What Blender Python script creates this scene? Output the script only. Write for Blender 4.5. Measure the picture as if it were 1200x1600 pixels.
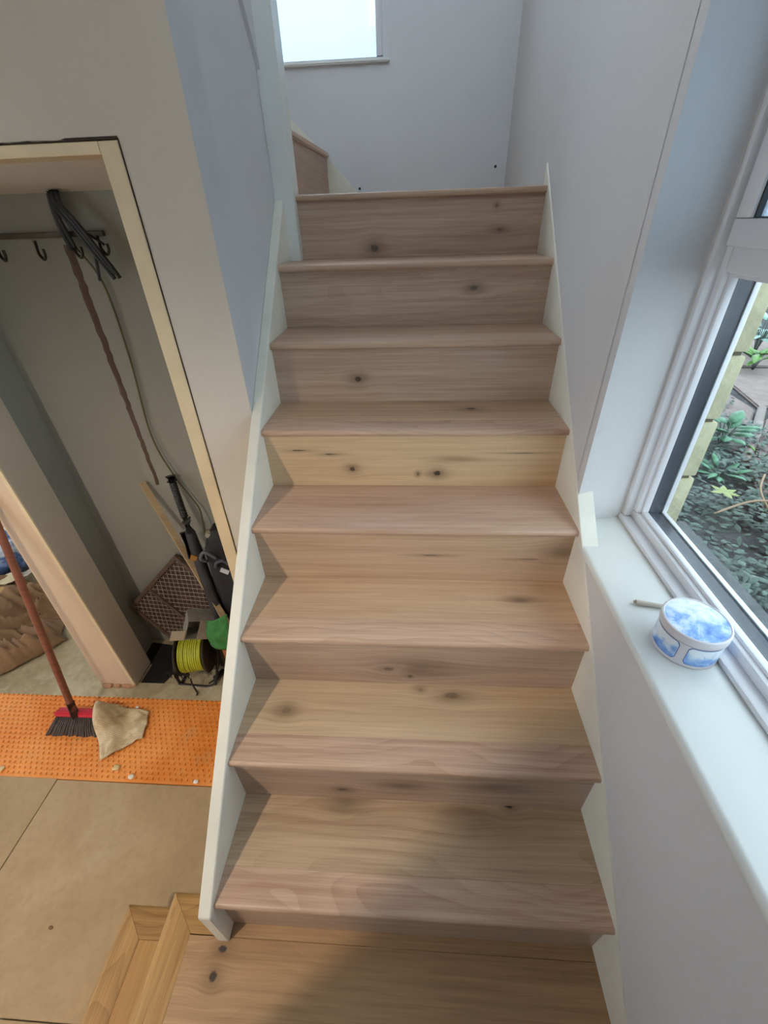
import bpy, bmesh, math, random
from mathutils import Vector, Matrix, noise as mnoise

scene = bpy.context.scene
C = scene.collection
for o in list(bpy.data.objects):
    bpy.data.objects.remove(o, do_unlink=True)
random.seed(7)
PI = math.pi

# ------------------------------------------------------------------ camera
cam_d = bpy.data.cameras.new('camera')
cam = bpy.data.objects.new('camera', cam_d)
C.objects.link(cam)
cam_d.sensor_fit = 'VERTICAL'
cam_d.sensor_height = 24.0
cam_d.sensor_width = 18.0
cam_d.lens = 671.113 / 1600.0 * 24.0
cam_d.clip_start = 0.02
cam_d.clip_end = 200
_r = Vector((0.998076, 0.0549158, -0.0287839))
_u = Vector((-0.0072634, 0.5646039, 0.82533))
_f = Vector((-0.0615751, 0.823533, -0.5639165))
m = Matrix.Identity(4)
for i in range(3):
    m[i][0] = _r[i]; m[i][1] = _u[i]; m[i][2] = -_f[i]
m[0][3], m[1][3], m[2][3] = -0.0025, -0.279, 1.4935
cam.matrix_world = m
scene.camera = cam

# ------------------------------------------------------------------ world: overcast sky
world = bpy.data.worlds.new('overcast_sky')
scene.world = world
world.use_nodes = True
bg = world.node_tree.nodes['Background']
bg.inputs['Color'].default_value = (0.735, 0.855, 1.0, 1)
bg.inputs['Strength'].default_value = 5.0

# ------------------------------------------------------------------ colour management
vs = scene.view_settings
vs.view_transform = 'Standard'
vs.look = 'None'
vs.exposure = 0.42
vs.gamma = 1.0
vs.use_curve_mapping = False

LAMP_MAIN = 83.0
LAMP_FILL = 44.0
WARM = (1.0, 0.85, 0.69)

# ------------------------------------------------------------------ helpers
WP = {}                                   # world position of every object's origin

def put(o, world_pos, parent=None, label=None, cat=None, group=None, kind=None):
    C.objects.link(o)
    p = Vector(world_pos)
    if parent is not None:
        o.parent = parent
        o.location = p - WP[parent.name]
    else:
        o.location = p
    WP[o.name] = p
    if label: o['label'] = label
    if cat: o['category'] = cat
    if group: o['group'] = group
    if kind: o['kind'] = kind
    return o

def thing(name, pos, label, cat, group=None):
    o = bpy.data.objects.new(name, None)
    o.empty_display_size = 0.05
    return put(o, pos, None, label, cat, group)

def obj(name, bm, mat, parent=None, smooth=False, origin=None, **kw):
    """bmesh in world coordinates -> one mesh object with its origin at its centre"""
    if origin is None:
        lo = Vector((1e9,)*3); hi = Vector((-1e9,)*3)
        for v in bm.verts:
            for i in range(3):
                lo[i] = min(lo[i], v.co[i]); hi[i] = max(hi[i], v.co[i])
        origin = (lo + hi) / 2
    origin = Vector(origin)
    for v in bm.verts:
        v.co -= origin
    bmesh.ops.recalc_face_normals(bm, faces=bm.faces[:])
    me = bpy.data.meshes.new(name)
    bm.to_mesh(me); bm.free()
    if smooth:
        for p in me.polygons: p.use_smooth = True
        if smooth == 'auto':
            try: me.set_sharp_from_angle(angle=math.radians(38))
            except Exception: pass
    for mm in (mat if isinstance(mat, (list, tuple)) else [mat]):
        me.materials.append(mm)
    o = bpy.data.objects.new(name, me)
    return put(o, origin, parent, **kw)

def bx(bm, x0, x1, y0, y1, z0, z1, M=None):
    vs_ = [(x0,y0,z0),(x1,y0,z0),(x1,y1,z0),(x0,y1,z0),(x0,y0,z1),(x1,y0,z1),(x1,y1,z1),(x0,y1,z1)]
    vv = [bm.verts.new(M @ Vector(v) if M else v) for v in vs_]
    for f in ((0,3,2,1),(4,5,6,7),(0,1,5,4),(1,2,6,5),(2,3,7,6),(3,0,4,7)):
        bm.faces.new([vv[i] for i in f])
    return vv

def box(name, x0, x1, y0, y1, z0, z1, mat, parent=None, bev=0.0, seg=1, **kw):
    bm = bmesh.new(); bx(bm, x0, x1, y0, y1, z0, z1)
    if bev: bmesh.ops.bevel(bm, geom=bm.edges[:], offset=bev, segments=seg, affect='EDGES', profile=0.5)
    return obj(name, bm, mat, parent, smooth=('auto' if bev and seg > 1 else False), **kw)

def prism(bm, poly, axis, a0, a1):
    """poly: 2D points in the two other axes (in x,y,z order); extruded along axis"""
    def mk(p, a):
        c = list(p); c.insert('xyz'.index(axis), a); return bm.verts.new(c)
    A = [mk(p, a0) for p in poly]; B = [mk(p, a1) for p in poly]
    bm.faces.new(A); bm.faces.new(B[::-1])
    n = len(poly)
    for i in range(n):
        bm.faces.new((A[i], B[i], B[(i+1) % n], A[(i+1) % n]))

def frame_at(d):
    d = Vector(d).normalized()
    a = Vector((0,0,1)) if abs(d.z) < 0.9 else Vector((1,0,0))
    s = d.cross(a).normalized()
    return s, s.cross(d).normalized(), d

def tube(bm, pts, rad, n=8, caps=True):
    pts = [Vector(p) for p in pts]
    rs = rad if isinstance(rad, (list, tuple)) else [rad]*len(pts)
    rings = []; s = None
    for i, p in enumerate(pts):
        d = (pts[min(i+1, len(pts)-1)] - pts[max(i-1, 0)]).normalized()
        if s is None: s, t, _ = frame_at(d)
        else:
            s = (s - d * s.dot(d)).normalized(); t = d.cross(s)
        rings.append([bm.verts.new(p + (s*math.cos(2*PI*k/n) + t*math.sin(2*PI*k/n)) * rs[i]) for k in range(n)])
    for a, b in zip(rings, rings[1:]):
        for k in range(n):
            bm.faces.new((a[k], a[(k+1) % n], b[(k+1) % n], b[k]))
    if caps:
        bm.faces.new(rings[0][::-1]); bm.faces.new(rings[-1])

def smooth_path(pts, k=6):
    pts = [Vector(p) for p in pts]; out = []
    for i in range(len(pts)-1):
        p0 = pts[max(i-1,0)]; p1 = pts[i]; p2 = pts[i+1]; p3 = pts[min(i+2, len(pts)-1)]
        for j in range(k):
            t = j/k
            out.append(0.5*((2*p1)+(p2-p0)*t+(2*p0-5*p1+4*p2-p3)*t*t+(3*p1-p0-3*p2+p3)*t**3))
    out.append(pts[-1]); return out

def lathe(bm, prof, n=48, M=None):
    """prof: (r, z) list around z"""
    rings = []
    for r, z in prof:
        if r < 1e-6:
            v = Vector((0,0,z)); rings.append([bm.verts.new(M @ v if M else v)])
        else:
            rr = []
            for k in range(n):
                v = Vector((r*math.cos(2*PI*k/n), r*math.sin(2*PI*k/n), z)); rr.append(bm.verts.new(M @ v if M else v))
            rings.append(rr)
    for a, b in zip(rings, rings[1:]):
        for k in range(n):
            k2 = (k+1) % n
            if len(a) == 1 and len(b) == 1: continue
            if len(a) == 1: bm.faces.new((a[0], b[k2], b[k]))
            elif len(b) == 1: bm.faces.new((a[k], a[k2], b[0]))
            else: bm.faces.new((a[k], a[k2], b[k2], b[k]))

# ------------------------------------------------------------------ materials
def srgb(r, g, b):
    f = lambda c: (c/255/12.92) if c/255 <= 0.04045 else ((c/255+0.055)/1.055)**2.4
    return (f(r), f(g), f(b), 1)

class NT:
    def __init__(self, name):
        self.m = bpy.data.materials.new(name); self.m.use_nodes = True
        self.t = self.m.node_tree; self.b = self.t.nodes['Principled BSDF']
        self.tc = None
    def node(self, typ, **kw):
        n = self.t.nodes.new(typ)
        for k, v in kw.items(): setattr(n, k, v)
        return n
    def lk(self, a, b): self.t.links.new(a, b)
    def val(self, sock, v):
        if isinstance(v, bpy.types.NodeSocket): self.lk(v, sock)
        else: sock.default_value = v
    def math(self, op, a, b=None, c=None, clamp=False):
        n = self.node('ShaderNodeMath', operation=op, use_clamp=clamp)
        self.val(n.inputs[0], a)
        if b is not None: self.val(n.inputs[1], b)
        if c is not None: self.val(n.inputs[2], c)
        return n.outputs[0]
    def coord(self, which='Object'):
        if self.tc is None: self.tc = self.node('ShaderNodeTexCoord')
        return self.tc.outputs[which]
    def sep(self, v):
        n = self.node('ShaderNodeSeparateXYZ'); self.lk(v, n.inputs[0]); return n.outputs
    def comb(self, x, y, z=0.0):
        n = self.node('ShaderNodeCombineXYZ')
        for i, v in enumerate((x, y, z)): self.val(n.inputs[i], v)
        return n.outputs[0]
    def noise(self, vec, scale, detail=3.0, rough=0.55, dist=0.0):
        n = self.node('ShaderNodeTexNoise'); self.lk(vec, n.inputs['Vector'])
        n.inputs['Scale'].default_value = scale; n.inputs['Detail'].default_value = detail
        n.inputs['Roughness'].default_value = rough; n.inputs['Distortion'].default_value = dist
        return n.outputs['Fac']
    def ramp(self, fac, stops, interp='LINEAR'):
        n = self.node('ShaderNodeValToRGB'); n.color_ramp.interpolation = interp
        e = n.color_ramp.elements
        while len(e) < len(stops): e.new(0.5)
        for el, (p, c) in zip(e, stops): el.position = p; el.color = c
        self.lk(fac, n.inputs[0]); return n.outputs[0]
    def mix(self, fac, a, b, blend='MIX'):
        n = self.node('ShaderNodeMix', data_type='RGBA', blend_type=blend)
        self.val(n.inputs[0], fac); self.val(n.inputs[6], a); self.val(n.inputs[7], b)
        return n.outputs[2]
    def rng(self, v, a, b, c, d):
        n = self.node('ShaderNodeMapRange'); self.lk(v, n.inputs[0])
        for i, q in enumerate((a, b, c, d)): n.inputs[i+1].default_value = q
        return n.outputs[0]
    def bump(self, h, strength=0.2, dist=0.01):
        n = self.node('ShaderNodeBump'); self.lk(h, n.inputs['Height'])
        n.inputs['Strength'].default_value = strength; n.inputs['Distance'].default_value = dist
        self.lk(n.outputs[0], self.b.inputs['Normal'])
    def done(self, col=None, rough=0.5, metal=0.0, spec=0.5):
        if col is not None: self.val(self.b.inputs['Base Color'], col)
        self.val(self.b.inputs['Roughness'], rough); self.b.inputs['Metallic'].default_value = metal
        self.b.inputs['Specular IOR Level'].default_value = spec
        return self.m

def plain(name, col, rough=0.5, var=0.06, scale=14.0, bump=0.0, metal=0.0, spec=0.5):
    t = NT(name); co = t.coord()
    n = t.noise(co, scale, 4.0)
    f = t.rng(n, 0.3, 0.7, 0.0, 1.0)
    dark = tuple(c*(1-var*1.6) for c in col[:3]) + (1,)
    lite = tuple(min(1, c*(1+var)) for c in col[:3]) + (1,)
    if bump: t.bump(t.noise(co, scale*6, 3.0), bump, 0.004)
    return t.done(t.mix(f, dark, lite), rough, metal, spec)

def plaster(name, col, patch=0.05, rough=0.75, stain=None):
    t = NT(name); co = t.coord()
    big = t.rng(t.noise(co, 1.7, 5.0, 0.6), 0.3, 0.7, 0.0, 1.0)
    dark = tuple(c*(1-patch*2) for c in col[:3]) + (1,)
    c = t.mix(big, dark, col)
    fine = t.noise(co, 90.0, 3.0)
    c = t.mix(t.rng(fine, 0.3, 0.75, 0.0, 0.10), c, tuple(q*0.7 for q in col[:3]) + (1,))
    if stain:
        s = t.rng(t.noise(co, 3.3, 6.0, 0.7, 0.6), 0.54, 0.66, 0.0, 0.55)
        c = t.mix(s, c, stain)
    t.bump(t.math('ADD', t.noise(co, 60.0, 4.0), t.math('MULTIPLY', t.noise(co, 6.0, 3.0), 2.0)), 0.06, 0.01)
    return t.done(c, rough, 0, 0.3)

def wood(name, seed, light, dark, knots=(), rings=1.0, rough=0.40, axis='x', dirt=0.0):
    """oak board; grain runs along the object's x (or y) axis; knots are (u, v, size, elongation) in board coordinates"""
    if light != GOLD_L:
        light = (light[0], light[1]*1.045, light[2]*1.18, 1); dark = (dark[0], dark[1]*1.045, dark[2]*1.18, 1)
    t = NT(name); s = t.sep(t.coord())
    if axis == 'x': u = s[0]; v = t.math('ADD', s[1], s[2])
    else: u = s[1]; v = t.math('ADD', s[0], s[2])
    v0 = v; kmask = None; halo = None
    for (ku, kv, ks, ke, *kst) in knots:
        du = t.math('DIVIDE', t.math('SUBTRACT', u, ku), ks*ke)
        dv0 = t.math('SUBTRACT', v0, kv)
        dv = t.math('DIVIDE', dv0, ks)
        d2 = t.math('ADD', t.math('MULTIPLY', du, du), t.math('MULTIPLY', dv, dv))
        g = t.math('EXPONENT', t.math('MULTIPLY', d2, -0.06))
        v = t.math('SUBTRACT', v, t.math('MULTIPLY', t.math('MULTIPLY', dv0, g), 0.72))
        wob = t.math('MULTIPLY', t.math('SUBTRACT', t.noise(t.comb(u, v0, seed), 60.0, 2.0), 0.5), 1.4)
        k = t.rng(t.math('ADD', t.math('SQRT', d2), wob), 0.75, 1.25, kst[0] if kst else 0.9, 0.0)
        h = t.math('EXPONENT', t.math('MULTIPLY', d2, -0.10))
        kmask = k if kmask is None else t.math('MAXIMUM', kmask, k)
        halo = h if halo is None else t.math('MAXIMUM', halo, h)
    us = t.math('ADD', u, seed*3.7); vv = t.math('ADD', v, seed*1.9)
    warp = t.noise(t.comb(t.math('MULTIPLY', us, 1.7), t.math('MULTIPLY', vv, 5.0), seed), 1.0, 2.0, 0.45)
    ph = t.math('ADD', t.math('MULTIPLY', vv, 26.0), t.math('MULTIPLY', warp, 9.0*rings))
    saw = t.math('FRACT', ph)
    ring = t.math('POWER', saw, 2.2)
    fib = t.noise(t.comb(t.math('MULTIPLY', us, 5.0), t.math('MULTIPLY', vv, 260.0), seed), 1.0, 4.0, 0.6)
    fib2 = t.noise(t.comb(t.math('MULTIPLY', us, 2.0), t.math('MULTIPLY', vv, 70.0), seed+4), 1.0, 4.0, 0.62)
    broad = t.noise(t.comb(t.math('MULTIPLY', us, 1.3), t.math('MULTIPLY', vv, 12.0), seed+9), 1.0, 4.0, 0.55)
    f = t.math('MULTIPLY', ring, 0.13*rings)
    f = t.math('ADD', f, t.math('MULTIPLY', t.rng(fib, 0.35, 0.75, 0, 1), 0.30))
    f = t.math('ADD', f, t.math('MULTIPLY', t.rng(fib2, 0.35, 0.7, 0, 1), 0.36))
    f = t.math('ADD', f, t.math('MULTIPLY', t.rng(broad, 0.3, 0.72, 0, 1), 0.32), clamp=True)
    col = t.mix(f, light, dark)
    if halo is not None:
        col = t.mix(t.math('MULTIPLY', halo, t.math('ADD', 0.15, t.math('MULTIPLY', fib2, 0.85))), col, tuple(c*0.42 for c in dark[:3]) + (1,))
        col = t.mix(kmask, col, (0.030, 0.024, 0.020, 1))
    if dirt:
        dn = t.noise(t.coord(), 7.0, 5.0, 0.65)
        col = t.mix(t.rng(dn, 0.5, 0.75, 0.0, dirt), col, srgb(190, 180, 165))
    t.bump(t.math('ADD', fib, t.math('MULTIPLY', ring, 0.5)), 0.10, 0.002)
    return t.done(col, rough, 0, 0.45)

OAK_L = srgb(222, 193, 162); OAK_D = srgb(168, 134, 106)
PINK_L = srgb(220, 184, 150); PINK_D = srgb(160, 118, 90)
RIS_L = srgb(210, 179, 148); RIS_D = srgb(152, 118, 92)
GOLD_L = srgb(200, 158, 100); GOLD_D = srgb(112, 76, 36)

M_white = plain('white_gloss_paint', srgb(226, 226, 220), 0.35, 0.02, 5)
M_string = plain('cream_string_paint', srgb(232, 227, 212), 0.45, 0.04, 9)
M_wall = plaster('white_wall_paint', srgb(216, 215, 215), 0.03)
M_wall_warm = plaster('bare_plaster_wall', srgb(214, 204, 190), 0.05)
M_wall_right = plaster('white_emulsion_wall', srgb(214, 210, 208), 0.03)
M_pillar = plaster('pink_plaster', srgb(222, 196, 168), 0.05)
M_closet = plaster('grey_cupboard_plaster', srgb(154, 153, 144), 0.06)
M_ceiling = plaster('ceiling_paint', srgb(225, 222, 215), 0.02)
M_lining = plain('cream_lining_wood', srgb(226, 205, 168), 0.5, 0.05, 8)
M_crack = plain('dark_gap', srgb(62, 50, 40), 0.9, 0.1, 30)
M_upvc = plain('white_plastic_frame', srgb(226, 224, 226), 0.25, 0.015, 5)
M_spacer = plain('dark_glazing_spacer', srgb(52, 56, 64), 0.22, 0.05, 20)
M_black = plain('black_plastic', srgb(34, 34, 36), 0.45, 0.1, 20)
M_blackcloth = plain('black_canvas', srgb(38, 37, 40), 0.85, 0.2, 40, 0.4)

def glass_mat(name, tint=(0.93, 0.97, 0.96, 1), frost=0.0):
    m_ = bpy.data.materials.new(name); m_.use_nodes = True
    t = m_.node_tree; t.nodes.clear()
    out = t.nodes.new('ShaderNodeOutputMaterial')
    tr = t.nodes.new('ShaderNodeBsdfTransparent'); tr.inputs[0].default_value = tint
    gl = t.nodes.new('ShaderNodeBsdfGlossy'); gl.inputs['Roughness'].default_value = 0.02
    lw = t.nodes.new('ShaderNodeLayerWeight'); lw.inputs[0].default_value = 0.5
    pw = t.nodes.new('ShaderNodeMath'); pw.operation = 'POWER'; pw.inputs[1].default_value = 5.0
    t.links.new(lw.outputs['Facing'], pw.inputs[0])
    fr = t.nodes.new('ShaderNodeMath'); fr.operation = 'MULTIPLY_ADD'; fr.inputs[1].default_value = 0.9; fr.inputs[2].default_value = 0.035
    t.links.new(pw.outputs[0], fr.inputs[0])
    mx = t.nodes.new('ShaderNodeMixShader')
    t.links.new(fr.outputs[0], mx.inputs[0]); t.links.new(gl.outputs[0], mx.inputs[2])
    if frost:
        tl = t.nodes.new('ShaderNodeBsdfTranslucent'); tl.inputs[0].default_value = (0.95, 0.97, 1, 1)
        m2 = t.nodes.new('ShaderNodeMixShader'); m2.inputs[0].default_value = frost
        t.links.new(tr.outputs[0], m2.inputs[1]); t.links.new(tl.outputs[0], m2.inputs[2])
        t.links.new(m2.outputs[0], mx.inputs[1])
    else:
        t.links.new(tr.outputs[0], mx.inputs[1])
    t.links.new(mx.outputs[0], out.inputs[0])
    return m_
M_glass = glass_mat('window_glass', (0.71, 0.745, 0.74, 1))
M_frost = glass_mat('frosted_glass', (0.39, 0.47, 0.50, 1), 0.15)
M_clear = glass_mat('clear_glass', (0.96, 0.98, 0.98, 1))

# ------------------------------------------------------------------ dimensions
R = 0.1963; G = 0.2226; OV = 0.0151; HW = 0.45; F = -2*R
CEIL = 2.08; UPC = 4.35
XW = 0.454                       # right wall face
XL = -0.48                       # left stair wall face / string outside
YD = 0.925                       # cupboard wall face
YF = 2.45                        # far wall face

# ------------------------------------------------------------------ setting: floor
def mat_concrete():
    t = NT('concrete_screed'); co = t.coord()
    a = t.noise(co, 2.3, 6.0, 0.62, 0.4); b = t.noise(co, 24.0, 5.0, 0.6); c = t.noise(co, 9.0, 6.0, 0.7, 1.0)
    col = t.ramp(a, [(0.30, srgb(150, 136, 108)), (0.5, srgb(178, 164, 134)), (0.7, srgb(196, 186, 160))])
    col = t.mix(t.rng(b, 0.4, 0.75, 0, 0.35), col, srgb(110, 98, 78))
    col = t.mix(t.rng(c, 0.58, 0.70, 0, 0.5), col, srgb(206, 200, 182))
    t.bump(t.math('ADD', b, a), 0.25, 0.01)
    return t.done(col, 0.85, 0, 0.25)
def mat_sheet():
    t = NT('cement_board'); co = t.coord()
    a = t.noise(co, 2.0, 5.0, 0.6, 0.5); b = t.noise(co, 45.0, 5.0, 0.65); c = t.noise(co, 7.0, 5.0, 0.7)
    col = t.ramp(a, [(0.30, srgb(162, 138, 104)), (0.55, srgb(180, 155, 120)), (0.75, srgb(190, 168, 136))])
    col = t.mix(t.rng(b, 0.45, 0.8, 0, 0.22), col, srgb(120, 96, 64))
    col = t.mix(t.rng(c, 0.66, 0.74, 0, 0.30), col, srgb(140, 116, 82))
    t.bump(b, 0.1, 0.004)
    return t.done(col, 0.8, 0, 0.25)
M_conc = mat_concrete(); M_sheet = mat_sheet()

floor = box('floor', -4.3, 1.0, -3.0, 3.2, F-0.14, F-0.012, M_conc, kind='structure')
bm = bmesh.new(); bx(bm, -4.2, XL-0.002, 0.862, YD+0.02, F-0.012, F-0.0005)
bmesh.ops.subdivide_edges(bm, edges=bm.edges[:], cuts=6, use_grid_fill=True)
obj('screed_strip', bm, M_conc, floor)
box('screed_slab', -4.2, -1.54, YD+0.02, 2.95, F-0.012, F-0.0005, M_conc, floor)
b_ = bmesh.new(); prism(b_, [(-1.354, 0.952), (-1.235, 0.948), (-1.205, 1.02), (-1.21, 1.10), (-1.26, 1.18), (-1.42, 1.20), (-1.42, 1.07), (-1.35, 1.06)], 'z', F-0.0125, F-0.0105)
obj('shade_patch', b_, plain('painted_shade_black', srgb(24, 23, 22), 0.7, 0.2, 20), floor)  # flat black sheet painting in the shade on the cupboard floor
for i, (x0, x1, y0, y1) in enumerate([(-1.4595, -0.02, -0.142, 0.489), (-2.66, -1.4625, -0.142, 0.493), (-3.86, -2.663, -0.142, 0.493),
                                      (-1.185, -0.02, -1.36, -0.145), (-2.40, -1.188, -1.36, -0.145), (-3.6, -2.403, -1.36, -0.145),
                                      (-1.4595, 0.4, -2.58, -1.363), (-2.66, -1.4625, -2.58, -1.363), (-3.86, -2.663, -2.58, -1.363)]):
    box('floor_board', x0, x1, y0, y1, F-0.012, F, M_sheet, floor, bev=0.0015)

# ------------------------------------------------------------------ setting: walls
# right wall with the window opening
WY0, WY1 = -0.72, 0.772; WZ0, WZ1 = 0.742, 1.98; WT = 0.698
wr = bmesh.new()
bx(wr, XW, WT, -3.0, YF+0.2, F-0.1, WZ0)
bx(wr, XW, WT, -3.0, YF+0.2, WZ1, UPC)
bx(wr, XW, WT, WY1, YF+0.2, WZ0, WZ1)
bx(wr, XW, WT, -3.0, WY0, WZ0, WZ1)
prism(wr, [(XW, 0.739), (0.603, 0.7715), (0.603, 0.774), (XW, 0.774)], 'z', WZ0, WZ1)      # splayed reveal
wall_right = obj('wall_right', wr, M_wall_right, kind='structure')

# far wall with the landing window (opening x -0.585..-0.165)
UX0, UX1, UZ0, UZ1 = -1.30, -0.140, 2.085, 4.15
wf = bmesh.new()
bx(wf, -2.6, XW+0.02, YF, YF+0.2, F-0.1, UZ0)
bx(wf, -2.6, XW+0.02, YF, YF+0.2, UZ1, UPC)
bx(wf, -2.6, UX0, YF, YF+0.2, UZ0, UZ1)
bx(wf, UX1, XW+0.02, YF, YF+0.2, UZ0, UZ1)
wall_far = obj('wall_far', wf, M_wall, kind='structure')
# two wall plug screws left in the far wall
for (x, z) in ((0.40, 1.688), (-0.272, 1.622)):
    b_ = bmesh.new(); tube(b_, [(x, YF+0.005, z), (x, YF-0.012, z)], 0.003, 8); tube(b_, [(x, YF-0.012, z), (x, YF-0.015, z)], 0.006, 10)
    obj('screw', b_, M_black, wall_far)

# wall beside the stair (upper part) with plastered thickening and white end post
wl = bmesh.new(); bx(wl, -0.60, XL, YD+0.001, 1.62, 0.55, UPC)
wall_left = obj('wall_left', wl, M_wall, kind='structure')
pt = bmesh.new()
prism(pt, [(1.10, 2.40), (1.445, 1.995), (1.50, 1.925), (1.54, 1.86), (1.56, 1.80), (1.56, 1.2), (1.60, 1.2), (1.60, UPC-0.3), (1.10, UPC-0.3)], 'x', XL-0.004, XL+0.012)
obj('plaster_thickening', pt, M_wall, wall_left)

# cupboard wall: pillar, head and right-hand part around the door opening
DX0, DX1, DZ = -1.37, -0.646, 1.656
wd = bmesh.new()
bx(wd, DX1, XL, YD, 1.063, F-0.01, CEIL)
bx(wd, -1.545, DX1, YD, 1.063, DZ, CEIL)
bx(wd, -4.2, -1.545, YD, 1.063, 1.75, CEIL)
wall_front = obj('wall_front', wd, M_wall_warm, kind='structure')
# pink pillar, slightly tapering with height as an old hand-plastered nib
pl_ = bmesh.new()
def quadbox(bm, x0b, x1b, x0t, x1t, y0, y1, z0, z1):
    vv = [bm.verts.new(v) for v in ((x0b,y0,z0),(x1b,y0,z0),(x1b,y1,z0),(x0b,y1,z0),(x0t,y0,z1),(x1t,y0,z1),(x1t,y1,z1),(x0t,y1,z1))]
    for f in ((0,3,2,1),(4,5,6,7),(0,1,5,4),(1,2,6,5),(2,3,7,6),(3,0,4,7)): bm.faces.new([vv[i] for i in f])
quadbox(pl_, -1.537, -1.372, -1.478, -1.418, YD, 1.063, F, DZ)
obj('plaster_nib', pl_, M_pillar, wall_front)
pl2 = bmesh.new(); quadbox(pl2, -1.3735, -1.358, -1.4195, -1.404, YD-0.002, 1.062, F, DZ)
nib_edge = obj('edge_bead', pl2, M_lining, wall_front)
# broken plaster at the foot of the nib
for i, (x, s) in enumerate(((-1.50, 0.030), (-1.45, 0.022), (-1.40, 0.026), (-1.37, 0.016))):
    b_ = bmesh.new()
    bmesh.ops.create_icosphere(b_, subdivisions=2, radius=s)
    for v in b_.verts:
        v.co *= 1 + 0.35*mnoise.noise(v.co*60 + Vector((i*5, 0, 0)))
        v.co.z *= 0.5; v.co.y *= 0.5
        v.co += Vector((x, YD-0.004, F+0.006))
    obj('broken_plaster', b_, plaster('rubble_%d' % i, srgb(188, 146, 112), 0.1), wall_front)

# cupboard shell: reveal, left side, back and sloping top
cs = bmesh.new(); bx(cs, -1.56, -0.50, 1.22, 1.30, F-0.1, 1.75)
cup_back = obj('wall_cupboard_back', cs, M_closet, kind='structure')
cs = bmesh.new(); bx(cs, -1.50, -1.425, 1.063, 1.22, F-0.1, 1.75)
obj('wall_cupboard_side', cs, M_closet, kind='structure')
cs = bmesh.new(); quadbox(cs, -1.3575, -1.3565, -1.4035, -1.4025, YD+0.003, 1.064, F, DZ-0.03)
obj('reveal_skin', cs, plaster('reveal_plaster', srgb(196, 182, 162), 0.05), wall_front)
cs = bmesh.new(); prism(cs, [(YD+0.03, 1.638), (1.22, 1.584), (1.22, 1.68), (YD+0.03, 1.68)], 'x', -1.45, -0.52)
obj('ceiling_cupboard', cs, M_wall_warm, kind='structure')
# vertical chase cut in the back wall: ragged strip of bare brick dust
ch = bmesh.new(); prev = None
NSEG = 44
for i in range(NSEG+1):
    z = 1.455 - (1.455-0.60)*i/NSEG
    w = 0.014*(1 - 0.45*(i/NSEG)) ; c = -1.062 + 0.004*mnoise.noise(Vector((i*0.3, 2, 0)))
    a = c - w*(1+0.5*mnoise.noise(Vector((i*0.9, 0, 0)))); b = c + w*(1+0.5*mnoise.noise(Vector((0, i*0.9, 5))))
    row = [ch.verts.new((a, 1.2195, z)), ch.verts.new((c, 1.2125+0.003*mnoise.noise(Vector((i*0.7, 7, 1))), z)), ch.verts.new((b, 1.2195, z))]
    if prev:
        ch.faces.new((prev[0], prev[1], row[1], row[0])); ch.faces.new((prev[1], prev[2], row[2], row[1]))
    prev = row
obj('wall_chase', ch, plaster('chase_brick', srgb(118, 98, 88), 0.25, 0.9, srgb(86, 72, 64)), cup_back)

# spandrel under the stair
sp = bmesh.new()
prism(sp, [(0.085, F), (0.085, 0.05), (1.60, 1.40), (1.60, F)], 'x', XL+0.001, -0.456)
obj('wall_stair_side', sp, M_wall_warm, kind='structure')

# rest of the room: left wall with a daylight window, wall behind the camera, ceilings
LW0, LW1 = 1.15, 2.65
w_ = bmesh.new()
RW0, RW1 = -2.4, -0.3
bx(w_, -4.4, -4.2, -3.0, RW0, F-0.1, CEIL); bx(w_, -4.4, -4.2, RW1, LW0, F-0.1, CEIL)
bx(w_, -4.4, -4.2, RW0, RW1, F-0.1, 0.25); bx(w_, -4.4, -4.2, RW0, RW1, 1.75, CEIL); bx(w_, -4.4, -4.2, LW1, 3.2, F-0.1, CEIL)
bx(w_, -4.4, -4.2, LW0, LW1, F-0.1, 0.45); bx(w_, -4.4, -4.2, LW0, LW1, 1.7, CEIL)
obj('wall_room_side', w_, M_wall_warm, kind='structure')
w_ = bmesh.new(); bx(w_, -4.4, -1.50, 2.95, 3.15, F-0.1, CEIL)
obj('wall_room_end', w_, M_wall, kind='structure')
w_ = bmesh.new(); bx(w_, -1.50, -1.43, 1.22, 2.95, F-0.1, CEIL)
obj('wall_partition', w_, M_wall, kind='structure')
w_ = bmesh.new(); bx(w_, -4.4, XW+0.02, -3.15, -3.0, F-0.1, CEIL)
obj('wall_behind', w_, M_wall_warm, kind='structure')
w_ = bmesh.new(); bx(w_, -4.4, -1.43, -3.15, 3.2, CEIL, CEIL+0.2); bx(w_, -1.43, XL-0.001, -3.15, 1.52, CEIL, CEIL+0.2); bx(w_, XL-0.001, XW+0.01, -3.15, 0.45, CEIL, CEIL+0.2)
obj('ceiling', w_, M_ceiling, kind='structure')
w_ = bmesh.new(); bx(w_, -0.70, -0.60, -2.4, -0.42, F-0.01, CEIL)
obj('wall_light_blocker', w_, M_wall, kind='structure')  # unseen partition, added to shade the landing and lower right treads
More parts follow.
